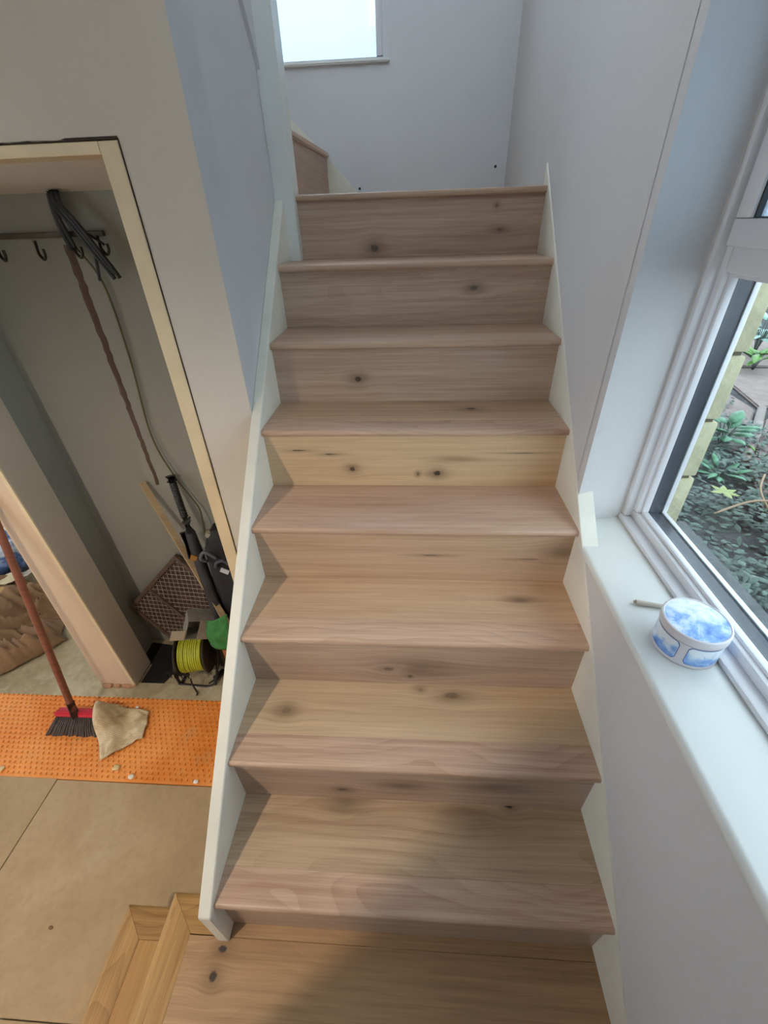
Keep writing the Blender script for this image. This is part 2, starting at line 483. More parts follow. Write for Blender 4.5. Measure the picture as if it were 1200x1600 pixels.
# upper storey around the stair well
w_ = bmesh.new(); bx(w_, -2.7, XW+0.02, 0.25, YF+0.2, UPC, UPC+0.1)
obj('ceiling_upper', w_, M_ceiling, kind='structure')
w_ = bmesh.new(); HX0, HX1, HZ0, HZ1 = -0.40, 0.40, 2.70, 3.60
for q in ((-2.7, HX0, CEIL+0.2, UPC), (HX1, XW, CEIL+0.2, UPC), (HX0, HX1, CEIL+0.2, HZ0), (HX0, HX1, HZ1, UPC)): bx(w_, q[0], q[1], 0.25, 0.449, q[2], q[3])
bx(w_, -0.60, XL, 0.449, YD+0.001, CEIL+0.2, UPC)
bx(w_, -2.7, -2.6, 1.5, YF+0.1, CEIL+0.2, UPC); bx(w_, -2.7, -0.60, 1.52, 1.62, CEIL-0.4, UPC); bx(w_, -2.7, -0.60, 1.62, YF, 1.3, 1.36)
obj('wall_upper', w_, M_wall, kind='structure')

# ------------------------------------------------------------------ staircase
stair = thing('staircase', (0, 0, 0), 'straight oak staircase with closed risers between white painted strings', 'staircase')
NT_ = 0.020
def nosing_bm(x0, x1, y0, y1, zt, th=NT_, rad=0.008):
    """board whose front (low y) edge is rounded"""
    prof = [(y1, zt), (y1, zt-th)]
    for k in range(5):
        a = -PI/2 - (PI/2)*k/4
        prof.append((y0+rad+rad*math.cos(a), zt-th+rad+rad*math.sin(a)))
    for k in range(5):
        a = PI - (PI/2)*k/4
        prof.append((y0+rad+rad*math.cos(a), zt-rad+rad*math.sin(a)))
    b = bmesh.new(); prism(b, prof, 'x', x0, x1); return b

TKN = {1: [(0.265, 0.093, 0.0080, 1.2), (-0.17, 0.075, 0.009, 2.2, 0.1), (0.14, 0.06, 0.012, 2.5, 0.0)], 2: [(0.116, 0.056, 0.008, 2.6, 0.45), (-0.337, -0.005, 0.009, 1.3, 0.25), (0.03, 0.07, 0.005, 1.5, 0.3)],
       3: [(0.31, 0.01, 0.006, 2.5, 0.2)], 5: [(0.19, 0.02, 0.007, 1.9, 0.8)], 4: [], 6: [], 7: []}
TTONE = {1: (srgb(216, 184, 144), srgb(150, 116, 84)), 2: (srgb(226, 194, 152), srgb(178, 142, 104)), 3: (srgb(228, 192, 150), srgb(178, 138, 104)),
         4: (srgb(220, 184, 150), srgb(168, 126, 98)), 5: (srgb(222, 186, 146), srgb(160, 122, 90)), 6: (srgb(216, 182, 148), srgb(160, 122, 92)), 7: (srgb(216, 182, 148), srgb(160, 122, 92))}
for n in range(1, 8):
    y0 = (n-1)*G; zt = n*R; yb = n*G + OV
    l, d = TTONE[n]
    wm = wood('oak_tread_%d' % n, n*1.37, l, d, TKN[n], rings=0.7 if n != 1 else 1.0)
    split = n in (1, 2, 3, 5)
    if split:
        yj = y0 + 0.078
        tr = box('tread', -HW, HW, yj+0.0004, yb+0.002, zt-NT_, zt, wm, stair, bev=0.0006)
        nm = wood('oak_nosing_%d' % n, n*2.11+20, PINK_L if n != 3 else srgb(224, 186, 150), PINK_D, (), rings=1.5)
        obj('nosing', nosing_bm(-HW-0.0005, HW+0.0005, y0, yj, zt), nm, tr, smooth='auto')
    else:
        obj('tread', nosing_bm(-HW, HW, y0, yb+0.002, zt), wm, stair, smooth='auto')
RKN = {1: [], 2: [(-0.178, -0.045, 0.006, 1.8, 0.7), (-0.02, -0.01, 0.010, 2.5, 0.2), (0.22, 0.01, 0.010, 3.0, 0.1)], 3: [(-0.06, -0.03, 0.007, 2.0, 0.5), (0.02, -0.028, 0.014, 2.6, 0.15), (0.0, -0.06, 0.005, 1.2, 0.5)],
       4: [(0.43, 0.02, 0.014, 1.8, 0.15), (0.06, 0.0, 0.0018, 14.0, 0.6), (0.34, -0.01, 0.0015, 16.0, 0.5)], 5: [(0.08, -0.05, 0.0085, 1.3), (-0.186, -0.034, 0.007, 1.2, 0.8), (-0.25, 0.017, 0.0022, 8.0, 0.7), (-0.35, 0.030, 0.0022, 9.0, 0.7), (0.13, 0.000, 0.004, 7, 0.0), (0.33, 0.020, 0.0012, 30, 0.6), (0.02, -0.052, 0.004, .8, 0.5)],
       6: [(-0.178, -0.017, 0.0075, 1.4, 0.85)], 7: [(0.205, 0.02, 0.006, 2.0, 0.5)], 8: [(-0.16, -0.065, 0.011, 1.2, 0.6), (0.29, -0.02, 0.004, 2.5, 0.5), (0.27, 0.05, 0.004, 1.0, 0.5)]}
for n in range(1, 9):
    y = (n-1)*G + OV
    tone = {5: (srgb(226, 192, 146), srgb(186, 146, 104)), 4: (srgb(214, 180, 142), srgb(168, 130, 98))}.get(n, (RIS_L, RIS_D))
    rm = wood('oak_riser_%d' % n, n*3.3+50, tone[0], tone[1], RKN[n], rings=0.9 if n == 7 else 0.45)
    box('riser', -HW if n < 8 else -0.412, HW, y, y+0.012, (n-1)*R+0.0005, n*R-NT_+0.001, rm, stair, bev=0.0005)
# strings
def zt_(y): return 0.882*y + 0.207
sm = bmesh.new()
prism(sm, [(-0.02, 0.0006), (-0.02, zt_(-0.02)), (1.535, zt_(1.535)), (1.535, zt_(1.535)-0.45), (0.36, 0.0006)], 'x', XL, -HW)
bmesh.ops.bevel(sm, geom=sm.edges[:], offset=0.0025, segments=1, affect='EDGES')
obj('string', sm, M_string, stair, label='white painted string board on the open side')
sm = bmesh.new()
prism(sm, [(-0.233, 0.0006), (-0.225, zt_(-0.225)), (1.62, zt_(1.62)), (1.62, zt_(1.62)-0.4), (0.36, 0.0006)], 'x', HW, 0.492)
bmesh.ops.bevel(sm, geom=sm.edges[:], offset=0.002, segments=1, affect='EDGES')
obj('string', sm, M_string, stair, label='white painted string board along the window wall')
nw = bmesh.new(); bx(nw, XL, -0.412, 1.53, 1.622, 7*R-0.03, UPC-0.4)
bmesh.ops.bevel(nw, geom=nw.edges[:], offset=0.003, segments=2, affect='EDGES')
obj('end_post', nw, M_white, stair)
# upper landing and turning flight
lw = wood('oak_landing_boards', 91.0, srgb(210, 178, 144), srgb(160, 124, 96), (), 0.6)
land8 = obj('landing_nosing', nosing_bm(-0.412, HW, 7*G, 7*G+0.078, 8*R), lw, stair, smooth='auto')
for k, (ya, yb) in enumerate(((7*G+0.0785, 1.86), (1.8605, 2.05), (2.0505, 2.24), (2.2405, YF))):
    box('landing_board', -0.48, XW, ya, yb, 8*R-NT_, 8*R, wood('oak_upper_board_%d' % k, 100+k*3.1, OAK_L, OAK_D, (), 0.6), stair, bev=0.0006)
wr9 = wood('oak_riser_9', 77.0, srgb(196, 164, 134), srgb(150, 116, 92), (), 0.4, axis='y')
b_ = bmesh.new()
for v in ((-0.452, 1.60), (-0.425, YF), (-0.437, YF), (-0.464, 1.60)): pass
prism(b_, [(-0.456, 1.60), (-0.428, YF-0.02), (-0.440, YF-0.02), (-0.468, 1.60)], 'z', 8*R, 9*R-NT_)
obj('riser', b_, wr9, stair)
b_ = bmesh.new()
prism(b_, [(-0.442, 1.60), (-0.414, YF-0.02), (-0.66, YF-0.02), (-0.66, 1.60)], 'z', 9*R-NT_, 9*R)
bmesh.ops.bevel(b_, geom=b_.edges[:], offset=0.004, segments=2, affect='EDGES')
obj('tread', b_, wood('oak_tread_9', 81.0, OAK_L, OAK_D, (), 0.6, axis='y'), stair, smooth='auto')
for k in range(1, 6):
    x = -0.44 - 0.225*k
    box('riser', x-0.012, x, 1.622, YF-0.001, (8+k)*R, (9+k)*R-NT_, wr9, stair)
    box('tread', x-0.235, x+0.016, 1.622, YF-0.001, (9+k)*R-NT_, (9+k)*R, lw, stair, bev=0.003)
b_ = bmesh.new()
prism(b_, [(-0.262, 8*R), (-0.275, 8*R+0.028), (-0.43, 9*R-0.01), (-1.60, 9*R+1.03), (-1.60, 9*R+0.7), (-0.46, 8*R)], 'y', YF-0.020, YF-0.0005)
obj('string', b_, M_string, stair, label='white string of the turning flight on the far wall')

# ------------------------------------------------------------------ bottom landing: two oak-clad steps down to the room
low = thing('oak_landing', (-0.2, -0.4, F), 'two-step oak landing with mitred golden nosings at the stair foot', 'landing')
ln_m = wood('oak_landing_field', 131.0, srgb(198, 158, 112), srgb(144, 106, 68), [(-0.446, 0.212, 0.0085, 1.25), (-0.43, 0.262, 0.007, 1.8)], 0.8)
LY0 = -0.95
def slab(name, x0, x1, y0, y1, zt, mat, th=0.02, bev=0.0008):
    return box(name, x0, x1, y0, y1, zt-th, zt, mat, low, bev=bev)
# field boards of the upper level, grain across
fy = [(-0.012, -0.30), (-0.3005, -0.49), (-0.4905, -0.68), (-0.6805, LY0)]
for k, (a, b) in enumerate(fy):
    mt = wood('oak_foot_board_%d' % k, 131.0+k*5, srgb(198, 158, 112), srgb(144, 106, 68), [(-0.4165, 0.084, 0.0085, 1.0), (-0.412, 0.132, 0.006, 1.6)] if k == 0 else (), 0.8)
    slab('floor_plank', -0.5562, XW, b, a, 0.0, mt)
slab('floor_plank', -0.45, XW, -0.0115, 0.06, 0.0, ln_m)
# mitred nosings at two levels
def mitred(zt, xo, yo, w, xi_end, y_end, seed):
    gm = wood('oak_nosing_y_%d' % seed, seed, GOLD_L, GOLD_D, (), 1.6, axis='y', rough=0.4)
    gx = wood('oak_nosing_x_%d' % seed, seed+3, GOLD_L, GOLD_D, (), 1.6, axis='x', rough=0.4)
    th = 0.022; rd = 0.014
    prof = [(0.0, zt-th), (0.0, zt-rd)]          # distance inwards from outer edge, height
    prof = [(w, zt), (w, zt-th), (0.004, zt-th), (0.0, zt-th+0.004)] + [(rd-rd*math.cos(a), zt-rd+rd*math.sin(a)) for a in [PI/2*k/5 for k in range(6)]]
    # along y
    b = bmesh.new()
    A = [b.verts.new((xo+d, y_end, z)) for d, z in prof]; B = [b.verts.new((xo+d, yo-d-0.0004, z)) for d, z in prof]
    b.faces.new(A); b.faces.new(B[::-1]); n = len(prof)
    for i in range(n): b.faces.new((A[i], B[i], B[(i+1) % n], A[(i+1) % n]))
    obj('nosing', b, gm, low, smooth='auto')
    b = bmesh.new()
    A = [b.verts.new((xi_end, yo-d, z)) for d, z in prof]; B = [b.verts.new((xo+d+0.0004, yo-d, z)) for d, z in prof]
    b.faces.new(A); b.faces.new(B[::-1])
    for i in range(n): b.faces.new((A[i], B[i], B[(i+1) % n], A[(i+1) % n]))
    obj('nosing', b, gx, low, smooth='auto')
    return gm, gx
mitred(0.0, -0.636, 0.070, 0.080, XL-0.0005 + 0.02, -0.42, 151)
g2, g2x = mitred(-R, -0.848, 0.081, 0.075, -0.62, LY0, 163)
slab('floor_plank', -0.7725, -0.60, -0.419, 0.0055, -R, wood('oak_lower_plank', 171, GOLD_L, srgb(150, 106, 58), (), 1.2, axis='y', rough=0.4))
# carcass and risers below the nosings
gr = wood('oak_side_riser', 183.0, GOLD_L, GOLD_D, (), 0.8, axis='y')
box('riser', -0.622, -0.61, -0.419, 0.052, -R+0.0005, -0.0225, gr, low)
box('riser', -0.609, -0.482, 0.040, 0.052, -R+0.0005, -0.0225, gr, low)
box('riser', -0.834, -0.822, LY0, 0.067, F+0.0005, -R-0.0225, gr, low)
box('riser', -0.821, -0.482, 0.055, 0.067, F+0.0005, -R-0.0225, gr, low)
box('carcass', -0.599, XW-0.001, LY0+0.01, 0.038, F+0.0005, -0.0225, M_crack, low)

# ------------------------------------------------------------------ door lining round the cupboard opening
d1 = bpy.data.objects.new('door_1', None); put(d1, (-1.0, YD, F), None, kind='structure')
d1['label'] = 'cream door lining of the open cupboard'
quadd = bmesh.new(); bx(quadd, -0.694, -0.6495, YD-0.004, 1.066, F, DZ-0.004)
bmesh.ops.bevel(quadd, geom=quadd.edges[:], offset=0.0015, segments=1, affect='EDGES')
obj('jamb', quadd, M_lining, d1)
quadd = bmesh.new(); bx(quadd, -1.404, -0.6945, YD-0.004, 1.066, 1.629, DZ-0.004)
bmesh.ops.bevel(quadd, geom=quadd.edges[:], offset=0.0015, segments=1, affect='EDGES')
obj('head', quadd, M_lining, d1)
# the open gap between lining and plaster, wandering slightly
gp = bmesh.new(); prev = None
for i in range(60):
    z = F + (DZ-F)*i/59; w = 0.0016 + 0.0012*abs(mnoise.noise(Vector((0, 3, i*0.35))))
    c = -0.6475 + 0.0012*mnoise.noise(Vector((1, i*0.21, 0)))
    if 31 <= i <= 32: w *= 0.2
    row = [gp.verts.new((c-w, YD-0.0007, z)), gp.verts.new((c+w, YD-0.0007, z))]
    if prev: gp.faces.new((prev[0], prev[1], row[1], row[0]))
    prev = row
obj('gap', gp, M_crack, d1)
gp = bmesh.new(); prev = None
for i in range(70):
    x = -0.6475 - 0.75*i/69
    nz = mnoise.noise(Vector((i*0.33, 9, 2)))
    w = 0.0022 if i < 12 else max(0.0003, 0.0022*(0.30+nz*1.9))
    c = DZ + 0.0005 + (0.0008 if i < 12 else 0.0025*mnoise.noise(Vector((i*0.5, 1, 8))))
    row = [gp.verts.new((x, YD-0.0007, c-w)), gp.verts.new((x, YD-0.0007, c+w))]
    if prev: gp.faces.new((prev[0], prev[1], row[1], row[0]))
    prev = row
obj('gap', gp, M_crack, d1)

# ------------------------------------------------------------------ window beside the stair
w1 = bpy.data.objects.new('window_1', None); put(w1, (0.6, 0.0, 0.765), None, kind='structure')
SZ = 0.765
# sill board with rounded nose
prof = [(0.60, SZ), (0.60, SZ-0.026), (0.456, SZ-0.026)]
prof = [(0.64, SZ-0.026), (0.64, SZ)] + [(0.4585-0.0105*math.sin(a), SZ-0.0125+0.0125*math.cos(a)) for a in [PI*k/8 for k in range(9)]]
b_ = bmesh.new(); prism(b_, [(x, z) for x, z in prof], 'y', WY0, 0.652); bx(b_, 0.493, 0.64, 0.652, WY1, SZ-0.026, SZ)
# nose runs past the opening only inside it; trim end hidden by string
obj('window_sill', b_, M_white, w1, smooth='auto')
FX0, FX1 = 0.600, 0.692
def bar(name, x0, x1, y0, y1, z0, z1, mat=M_upvc, bev=0.004):
    return box(name, x0, x1, y0, y1, z0, z1, mat, w1, bev=bev, seg=2)
TR0, TR1 = 1.385, 1.452          # transom
# outer frame members (deep, stepped profile): cover strip, frame, bead
bar('frame_trim', 0.592, 0.637, WY0, WY1, SZ, SZ+0.014)
bar('frame_trim', 0.600, 0.628, WY1-0.018, WY1, SZ+0.014, WZ1)
bar('frame_rail', 0.620, FX1, WY0, WY1, SZ+0.012, SZ+0.036)
bar('frame_stile', 0.620, FX1, WY1-0.036, WY1, SZ+0.036, WZ1)
bar('frame_stile', 0.620, FX1, WY0, WY0+0.036, SZ+0.036, WZ1)
bar('frame_rail', 0.620, FX1, WY0, WY1, WZ1-0.04, WZ1)
bar('transom', 0.620, FX1, WY0+0.036, WY1-0.036, TR0, TR1-0.012)
# slim inner beads round the lower pane
bar('glazing_bead', 0.632, 0.648, WY0+0.036, WY1-0.036, SZ+0.034, SZ+0.044, bev=0.002)
bar('glazing_bead', 0.632, 0.648, WY1-0.044, WY1-0.034, SZ+0.044, TR0, bev=0.002)
bar('glazing_bead', 0.632, 0.648, WY0+0.036, WY1-0.044, TR0-0.008, TR0+0.002, bev=0.002)
# dark spacer round the sealed unit
GY0, GY1, GZ0, GZ1 = WY0+0.038, WY1-0.037, SZ+0.037, TR0-0.001
for (a, b, c, d) in ((GY0, GY1, GZ0, GZ0+0.003), (GY0, GY1, GZ1-0.003, GZ1)):
    box('spacer', 0.6485, 0.6835, a, b, c, d, M_spacer, w1)
for (a, b) in ((GY1-0.003, GY1), (GY0, GY0+0.003)):
    box('spacer', 0.6485, 0.6835, a, b, GZ0+0.003, GZ1-0.003, M_spacer, w1)
# white outer bead seen through the glass
bar('outer_bead', 0.684, 0.696, GY0, GY1, GZ0-0.001, GZ0+0.007, bev=0.001)
bar('outer_bead', 0.684, 0.696, GY1-0.007, GY1+0.001, GZ0+0.007, GZ1, bev=0.001)
box('pane', 0.6475, 0.6505, GY0, GY1, GZ0+0.001, GZ1, M_glass, w1)
# opening light above the transom
SY0, SY1, SZ0, SZ1 = WY0+0.030, WY1-0.030, TR1-0.022, WZ1-0.03
bar('sash_rail', 0.606, 0.655, SY0, SY1, SZ0, SZ0+0.045)
bar('sash_rail', 0.606, 0.655, SY0, SY1, SZ1-0.045, SZ1)
bar('sash_stile', 0.606, 0.655, SY1-0.045, SY1, SZ0+0.045, SZ1-0.045)
bar('sash_stile', 0.606, 0.655, SY0, SY0+0.045, SZ0+0.045, SZ1-0.045)
box('gasket', 0.612, 0.622, SY1-0.0495, SY1-0.0445, SZ0+0.045, SZ1-0.045, M_black, w1)
box('gasket', 0.612, 0.622, SY0+0.045, SY1-0.0495, SZ0+0.0445, SZ0+0.0475, M_spacer, w1)
box('pane', 0.628, 0.631, SY0+0.044, SY1-0.044, SZ0+0.044, SZ1-0.044, M_frost, w1)
# caulk line where trim meets plaster
box('caulk', 0.597, 0.601, WY1-0.003, WY1-0.0002, SZ+0.002, WZ1, plain('caulk', srgb(216, 208, 204), 0.7), w1)

# ------------------------------------------------------------------ landing window on the far wall
w2 = bpy.data.objects.new('window_2', None); put(w2, (-0.4, YF, UZ0), None, kind='structure')
def bar2(name, x0, x1, y0, y1, z0, z1, mat=M_upvc, bev=0.003):
    return box(name, x0, x1, y0, y1, z0, z1, mat, w2, bev=bev, seg=2)
b_ = bmesh.new(); bx(b_, UX0, UX1+0.030, YF-0.022, YF+0.12, UZ0-0.013, UZ0)
bmesh.ops.bevel(b_, geom=b_.edges[:], offset=0.004, segments=2, affect='EDGES')
obj('window_sill', b_, M_white, w2, smooth='auto')
bar2('frame_rail', UX0, UX1, YF+0.020, YF+0.08, UZ0, UZ0+0.012)
bar2('frame_rail', UX0, UX1, YF+0.020, YF+0.08, UZ1-0.05, UZ1)
bar2('frame_stile', UX1-0.030, UX1, YF+0.012, YF+0.08, UZ0+0.012, UZ1-0.05)
bar2('frame_stile', UX0, UX0+0.06, YF+0.012, YF+0.08, UZ0+0.012, UZ1-0.05)
bar2('transom', UX0+0.06, UX1-0.030, YF+0.020, YF+0.08, 2.46, 2.51)
box('pane', UX0+0.058, UX1-0.028, YF+0.045, YF+0.05, UZ0+0.010, 2.462, M_frost, w2)
box('pane', UX0+0.058, UX1-0.028, YF+0.045, YF+0.05, 2.508, UZ1-0.048, M_clear, w2)  # unseen clear pane over the transom, added to brighten the stairwell

# ------------------------------------------------------------------ left-hand room window (out of the picture, gives the room its daylight)
w3 = bpy.data.objects.new('window_3', None); put(w3, (-4.2, 1.9, 0.45), None, kind='structure')
for (y0, y1, z0, z1) in ((LW0, LW1, 0.45, 0.50), (LW0, LW1, 1.65, 1.70), (LW0, LW0+0.05, 0.50, 1.65), (LW1-0.05, LW1, 0.50, 1.65), (1.875, 1.925, 0.50, 1.65)):
    box('frame_bar', -4.32, -4.26, y0, y1, z0, z1, M_upvc, w3, bev=0.003)
box('pane', -4.292, -4.288, LW0+0.05, LW1-0.05, 0.5, 1.65, M_clear, w3)

w5 = bpy.data.objects.new('window_5_fill', None); put(w5, (0, 0.35, HZ0), None, kind='structure')  # unseen upstairs window, added to brighten the far wall
for (x0, x1, z0, z1) in ((HX0, HX1, HZ0, HZ0+0.04), (HX0, HX1, HZ1-0.04, HZ1), (HX0, HX0+0.04, HZ0+0.04, HZ1-0.04), (HX1-0.04, HX1, HZ0+0.04, HZ1-0.04)):
    box('frame_bar', x0, x1, 0.30, 0.36, z0, z1, M_upvc, w5, bev=0.003)
box('pane', HX0+0.04, HX1-0.04, 0.328, 0.332, HZ0+0.04, HZ1-0.04, M_clear, w5)
w4 = bpy.data.objects.new('window_4_fill', None); put(w4, (-4.2, -1.35, 0.25), None, kind='structure')  # unseen second side window, added for neutral fill in the room
for (y0, y1, z0, z1) in ((RW0, RW1, 0.25, 0.30), (RW0, RW1, 1.70, 1.75), (RW0, RW0+0.05, 0.30, 1.70), (RW1-0.05, RW1, 0.30, 1.70), (-1.375, -1.325, 0.30, 1.70)):
    box('frame_bar', -4.32, -4.26, y0, y1, z0, z1, M_upvc, w4, bev=0.003)
box('pane', -4.292, -4.288, RW0+0.05, RW1-0.05, 0.3, 1.70, M_clear, w4)

# ------------------------------------------------------------------ ceiling downlight of the room, plus an added fill downlight
def downlight(x, y, power, label):
    t = thing('ceiling_downlight', (x, y, CEIL), label, 'ceiling light', 'recessed ceiling downlights')
    b = bmesh.new(); lathe(b, [(0.052, CEIL-0.0005), (0.052, CEIL-0.006), (0.044, CEIL-0.008), (0.040, CEIL-0.0005)], 32, Matrix.Translation((x, y, 0)))
    obj('bezel', b, M_white, t, smooth='auto')
    e = NT('lamp_lens'); e.b.inputs['Emission Color'].default_value = (*WARM, 1); e.b.inputs['Emission Strength'].default_value = 4.0
    b = bmesh.new(); lathe(b, [(0.0, CEIL-0.002), (0.040, CEIL-0.002)], 24, Matrix.Translation((x, y, 0)))
    obj('lens', b, e.done((0.9, 0.85, 0.75, 1), 0.4), t)
    l = bpy.data.lights.new('downlight_glow', 'SPOT'); l.spot_size = math.radians(146); l.spot_blend = 0.45; l.shadow_soft_size = 0.04; l.energy = power; l.color = WARM
    o = bpy.data.objects.new('downlight_glow', l); C.objects.link(o); o.parent = t; o.location = (0, 0, -0.012)
downlight(-1.32, -0.88, LAMP_MAIN, 'recessed ceiling downlight nearest the stair foot')
downlight(-3.1, -0.88, LAMP_FILL, 'added fill downlight towards the room side wall')  # unseen second lamp, added as warm fill for the room

# ------------------------------------------------------------------ orange uncoupling mat on the floor
def mat_orange():
    t = NT('orange_membrane'); co = t.coord()
    a = t.noise(co, 3.0, 4.0); d = t.noise(co, 8.0, 6.0, 0.7, 0.8)
    col = t.mix(t.rng(a, 0.35, 0.65, 0, 1), srgb(222, 132, 48), srgb(242, 164, 88))
    col = t.mix(t.rng(d, 0.57, 0.72, 0, 0.55), col, srgb(206, 160, 108))
    return t.done(col, 0.5, 0, 0.4)
M_or = mat_orange()
mt = thing('floor_mat', (-1.4, 0.67, F), 'bright orange dimpled membrane mat laid across the floor', 'mat')
MX0, MX1, MY0, MY1 = -2.75, -0.60, 0.493, 0.860
box('sheet', MX0, MX1, MY0, MY1, F-0.012, F-0.0035, M_or, mt)
st = bmesh.new(); px, py = 0.0245, 0.0205
j = 0; y = MY0+0.010
while y < MY1-0.006:
    x = MX0 + 0.01 + (0.5*px if j % 2 else 0)
    while x < MX1-0.016:
        # each stud is a small raised pad with a sloping front
        x1 = x + 0.0165; y1 = y + 0.0115
        v = [st.verts.new(c) for c in ((x, y, F-0.0036), (x1, y, F-0.0036), (x1, y1, F-0.0036), (x, y1, F-0.0036),
                                       (x+0.002, y+0.0015, F+0.0022), (x1-0.002, y+0.0035, F+0.0022), (x1-0.002, y1-0.001, F+0.0022), (x+0.002, y1-0.003, F+0.0022))]
        for f in ((4,5,6,7),(0,1,5,4),(1,2,6,5),(2,3,7,6),(3,0,4,7)): st.faces.new([v[i] for i in f])
        x += px
    y += py; j += 1
obj('studs', st, M_or, mt, kind='stuff')

# ------------------------------------------------------------------ broom leaning on the plaster nib
br = thing('broom', (-1.52, 0.70, F), 'broom with red head and brown wooden handle leaning on the pink pillar', 'broom')
hm = wood('broom_handle_wood', 5.5, srgb(152, 92, 66), srgb(104, 58, 40), (), 0.4, rough=0.45)
P0 = Vector((-1.500, 0.725, F+0.115)); P1 = Vector((-1.4855, 0.885, 0.60))
dd = (P1-P0).normalized(); P2 = P0 + dd*1.09
b_ = bmesh.new(); tube(b_, [P0, P0+dd*0.05, P0+dd*0.6, P2], [0.0135, 0.014, 0.014, 0.013], 14)
obj('handle', b_, hm, br, smooth='auto')
b_ = bmesh.new(); tube(b_, [P0-dd*0.035, P0+dd*0.045], [0.019, 0.0165], 14)
obj('socket', b_, plain('dark_ferrule', srgb(70, 46, 40), 0.5), br, smooth='auto')
# head: long block, bristles flaring towards the viewer
hx0, hx1 = -1.600, -1.410
b_ = bmesh.new()
Mh = Matrix.Translation((0, 0.735, F+0.075)) @ Matrix.Rotation(math.radians(-24), 4, 'X')
bx(b_, hx0, hx1, -0.022, 0.022, -0.011, 0.014, Mh)
bmesh.ops.bevel(b_, geom=b_.edges[:], offset=0.006, segments=2, affect='EDGES')
obj('head', b_, plain('red_plastic', srgb(206, 44, 62), 0.4, 0.05), br, smooth='auto')
b_ = bmesh.new()
for i in range(22):
    for k in range(4):
        x = hx0+0.010 + (hx1-hx0-0.02)*i/21; y = -0.017+0.011*k
        a = Mh @ Vector((x, y, -0.010))
        u = (i/21-0.5)*2
        e = Vector((a.x + 0.030*u - 0.012 + 0.004*random.uniform(-1,1), a.y-0.048 - 0.004*k + 0.004*random.uniform(-1, 1), F+0.006))
        tube(b_, [a, (a+e)/2 + Vector((0, -0.004, 0)), e], [0.0030, 0.0045, 0.0054], 6)
obj('bristles', b_, plain('dark_bristle', srgb(84, 74, 70), 0.7, 0.25, 60), br, kind='stuff')

# ------------------------------------------------------------------ rag by the broom
def cloth(name, fn, nu, nv, mat, thick=0.002, **kw):
    b = bmesh.new(); g_ = []
    for i in range(nu+1):
        g_.append([b.verts.new(fn(i/nu, j/nv)) for j in range(nv+1)])
    for i in range(nu):
        for j in range(nv): b.faces.new((g_[i][j], g_[i+1][j], g_[i+1][j+1], g_[i][j+1]))
    o = obj(name, b, mat, smooth=True, **kw)
    s = o.modifiers.new('thickness', 'SOLIDIFY'); s.thickness = thick; s.offset = 1
    return o
def mat_rag():
    t = NT('dirty_canvas'); co = t.coord(); s = t.sep(co)
    w = t.math('SINE', t.math('MULTIPLY', s[0], 900.0)); w2 = t.math('SINE', t.math('MULTIPLY', s[1], 900.0))
    d = t.noise(co, 12.0, 5.0, 0.65, 0.5)
    col = t.ramp(d, [(0.3, srgb(172, 148, 112)), (0.5, srgb(214, 194, 158)), (0.7, srgb(232, 218, 190))])
    t.bump(t.math('ADD', w, w2), 0.2, 0.002)
    return t.done(col, 0.9, 0, 0.1)
# four-sided rag: corners on the floor with one ridge crossing it
def rag(u, v):
    # outline corners (world x,y): left-top, right-top, right-bottom, left-bottom
    lt = Vector((-1.468, 0.805)); rt = Vector((-1.215, 0.790)); rb = Vector((-1.185, 0.665)); lb = Vector((-1.318, 0.568))
    p = (1-u)*((1-v)*lb + v*lt) + u*((1-v)*rb + v*rt)
    p += Vector((0.010*mnoise.noise(Vector((u*3, v*3, 1))), 0.012*mnoise.noise(Vector((u*3, v*3, 7)))))
    ridge = math.exp(-((u-0.30-0.10*v)/0.13)**2)
    lump = math.exp(-((u-0.10)/0.22)**2 - ((v-0.72)/0.35)**2)
    z = 0.006 + 0.020*ridge*(0.3+v) + 0.105*lump + 0.012*abs(mnoise.noise(Vector((u*4, v*4, 2)))) + 0.018*math.exp(-((u-0.75)/0.15)**2)*v
    return Vector((p.x, p.y, F+0.0025+max(0.001, z)))
cloth('rag', rag, 34, 34, mat_rag(), 0.002, label='crumpled beige canvas rag lying against the broom head', cat='rag')

# small crumbs of plaster and sealant on the mat and board edge
crumbs = [(-1.154, 0.512, 0.010, (236, 228, 214), 'white plaster crumb at the mat front edge near the board seam'),
          (-0.873, 0.506, 0.008, (236, 228, 214), 'white plaster crumb at the mat front edge by the stair string'),
          (-1.291, 0.813, 0.006, (240, 234, 224), 'tiny white plaster crumb at the back of the orange mat'),
          (-1.236, 0.545, 0.013, (226, 196, 140), 'cream sealant blob on the orange mat in front of the rag'),
          (-1.731, 0.520, 0.010, (226, 200, 150), 'cream crumb on the orange mat at the picture edge'),
          (-1.168, 0.052, 0.006, (118, 84, 52), 'small brown stain lump on the beige floor board')]
for i, (x, y, s, c, lab) in enumerate(crumbs):
    b_ = bmesh.new(); bmesh.ops.create_icosphere(b_, subdivisions=2, radius=s)
    for v in b_.verts:
        v.co *= 1 + 0.6*mnoise.noise(v.co*90 + Vector((i*3.1, 0, 0)))
        v.co.x *= 1.3; v.co.z *= 0.35 if i != 5 else 0.12
        v.co += Vector((x, y, F + (0.003 if i not in (5,) else 0.0006)))
    obj('plaster_crumb', b_, plain('crumb_%d' % i, srgb(*c), 0.8), smooth=True, label=lab, cat='crumb')

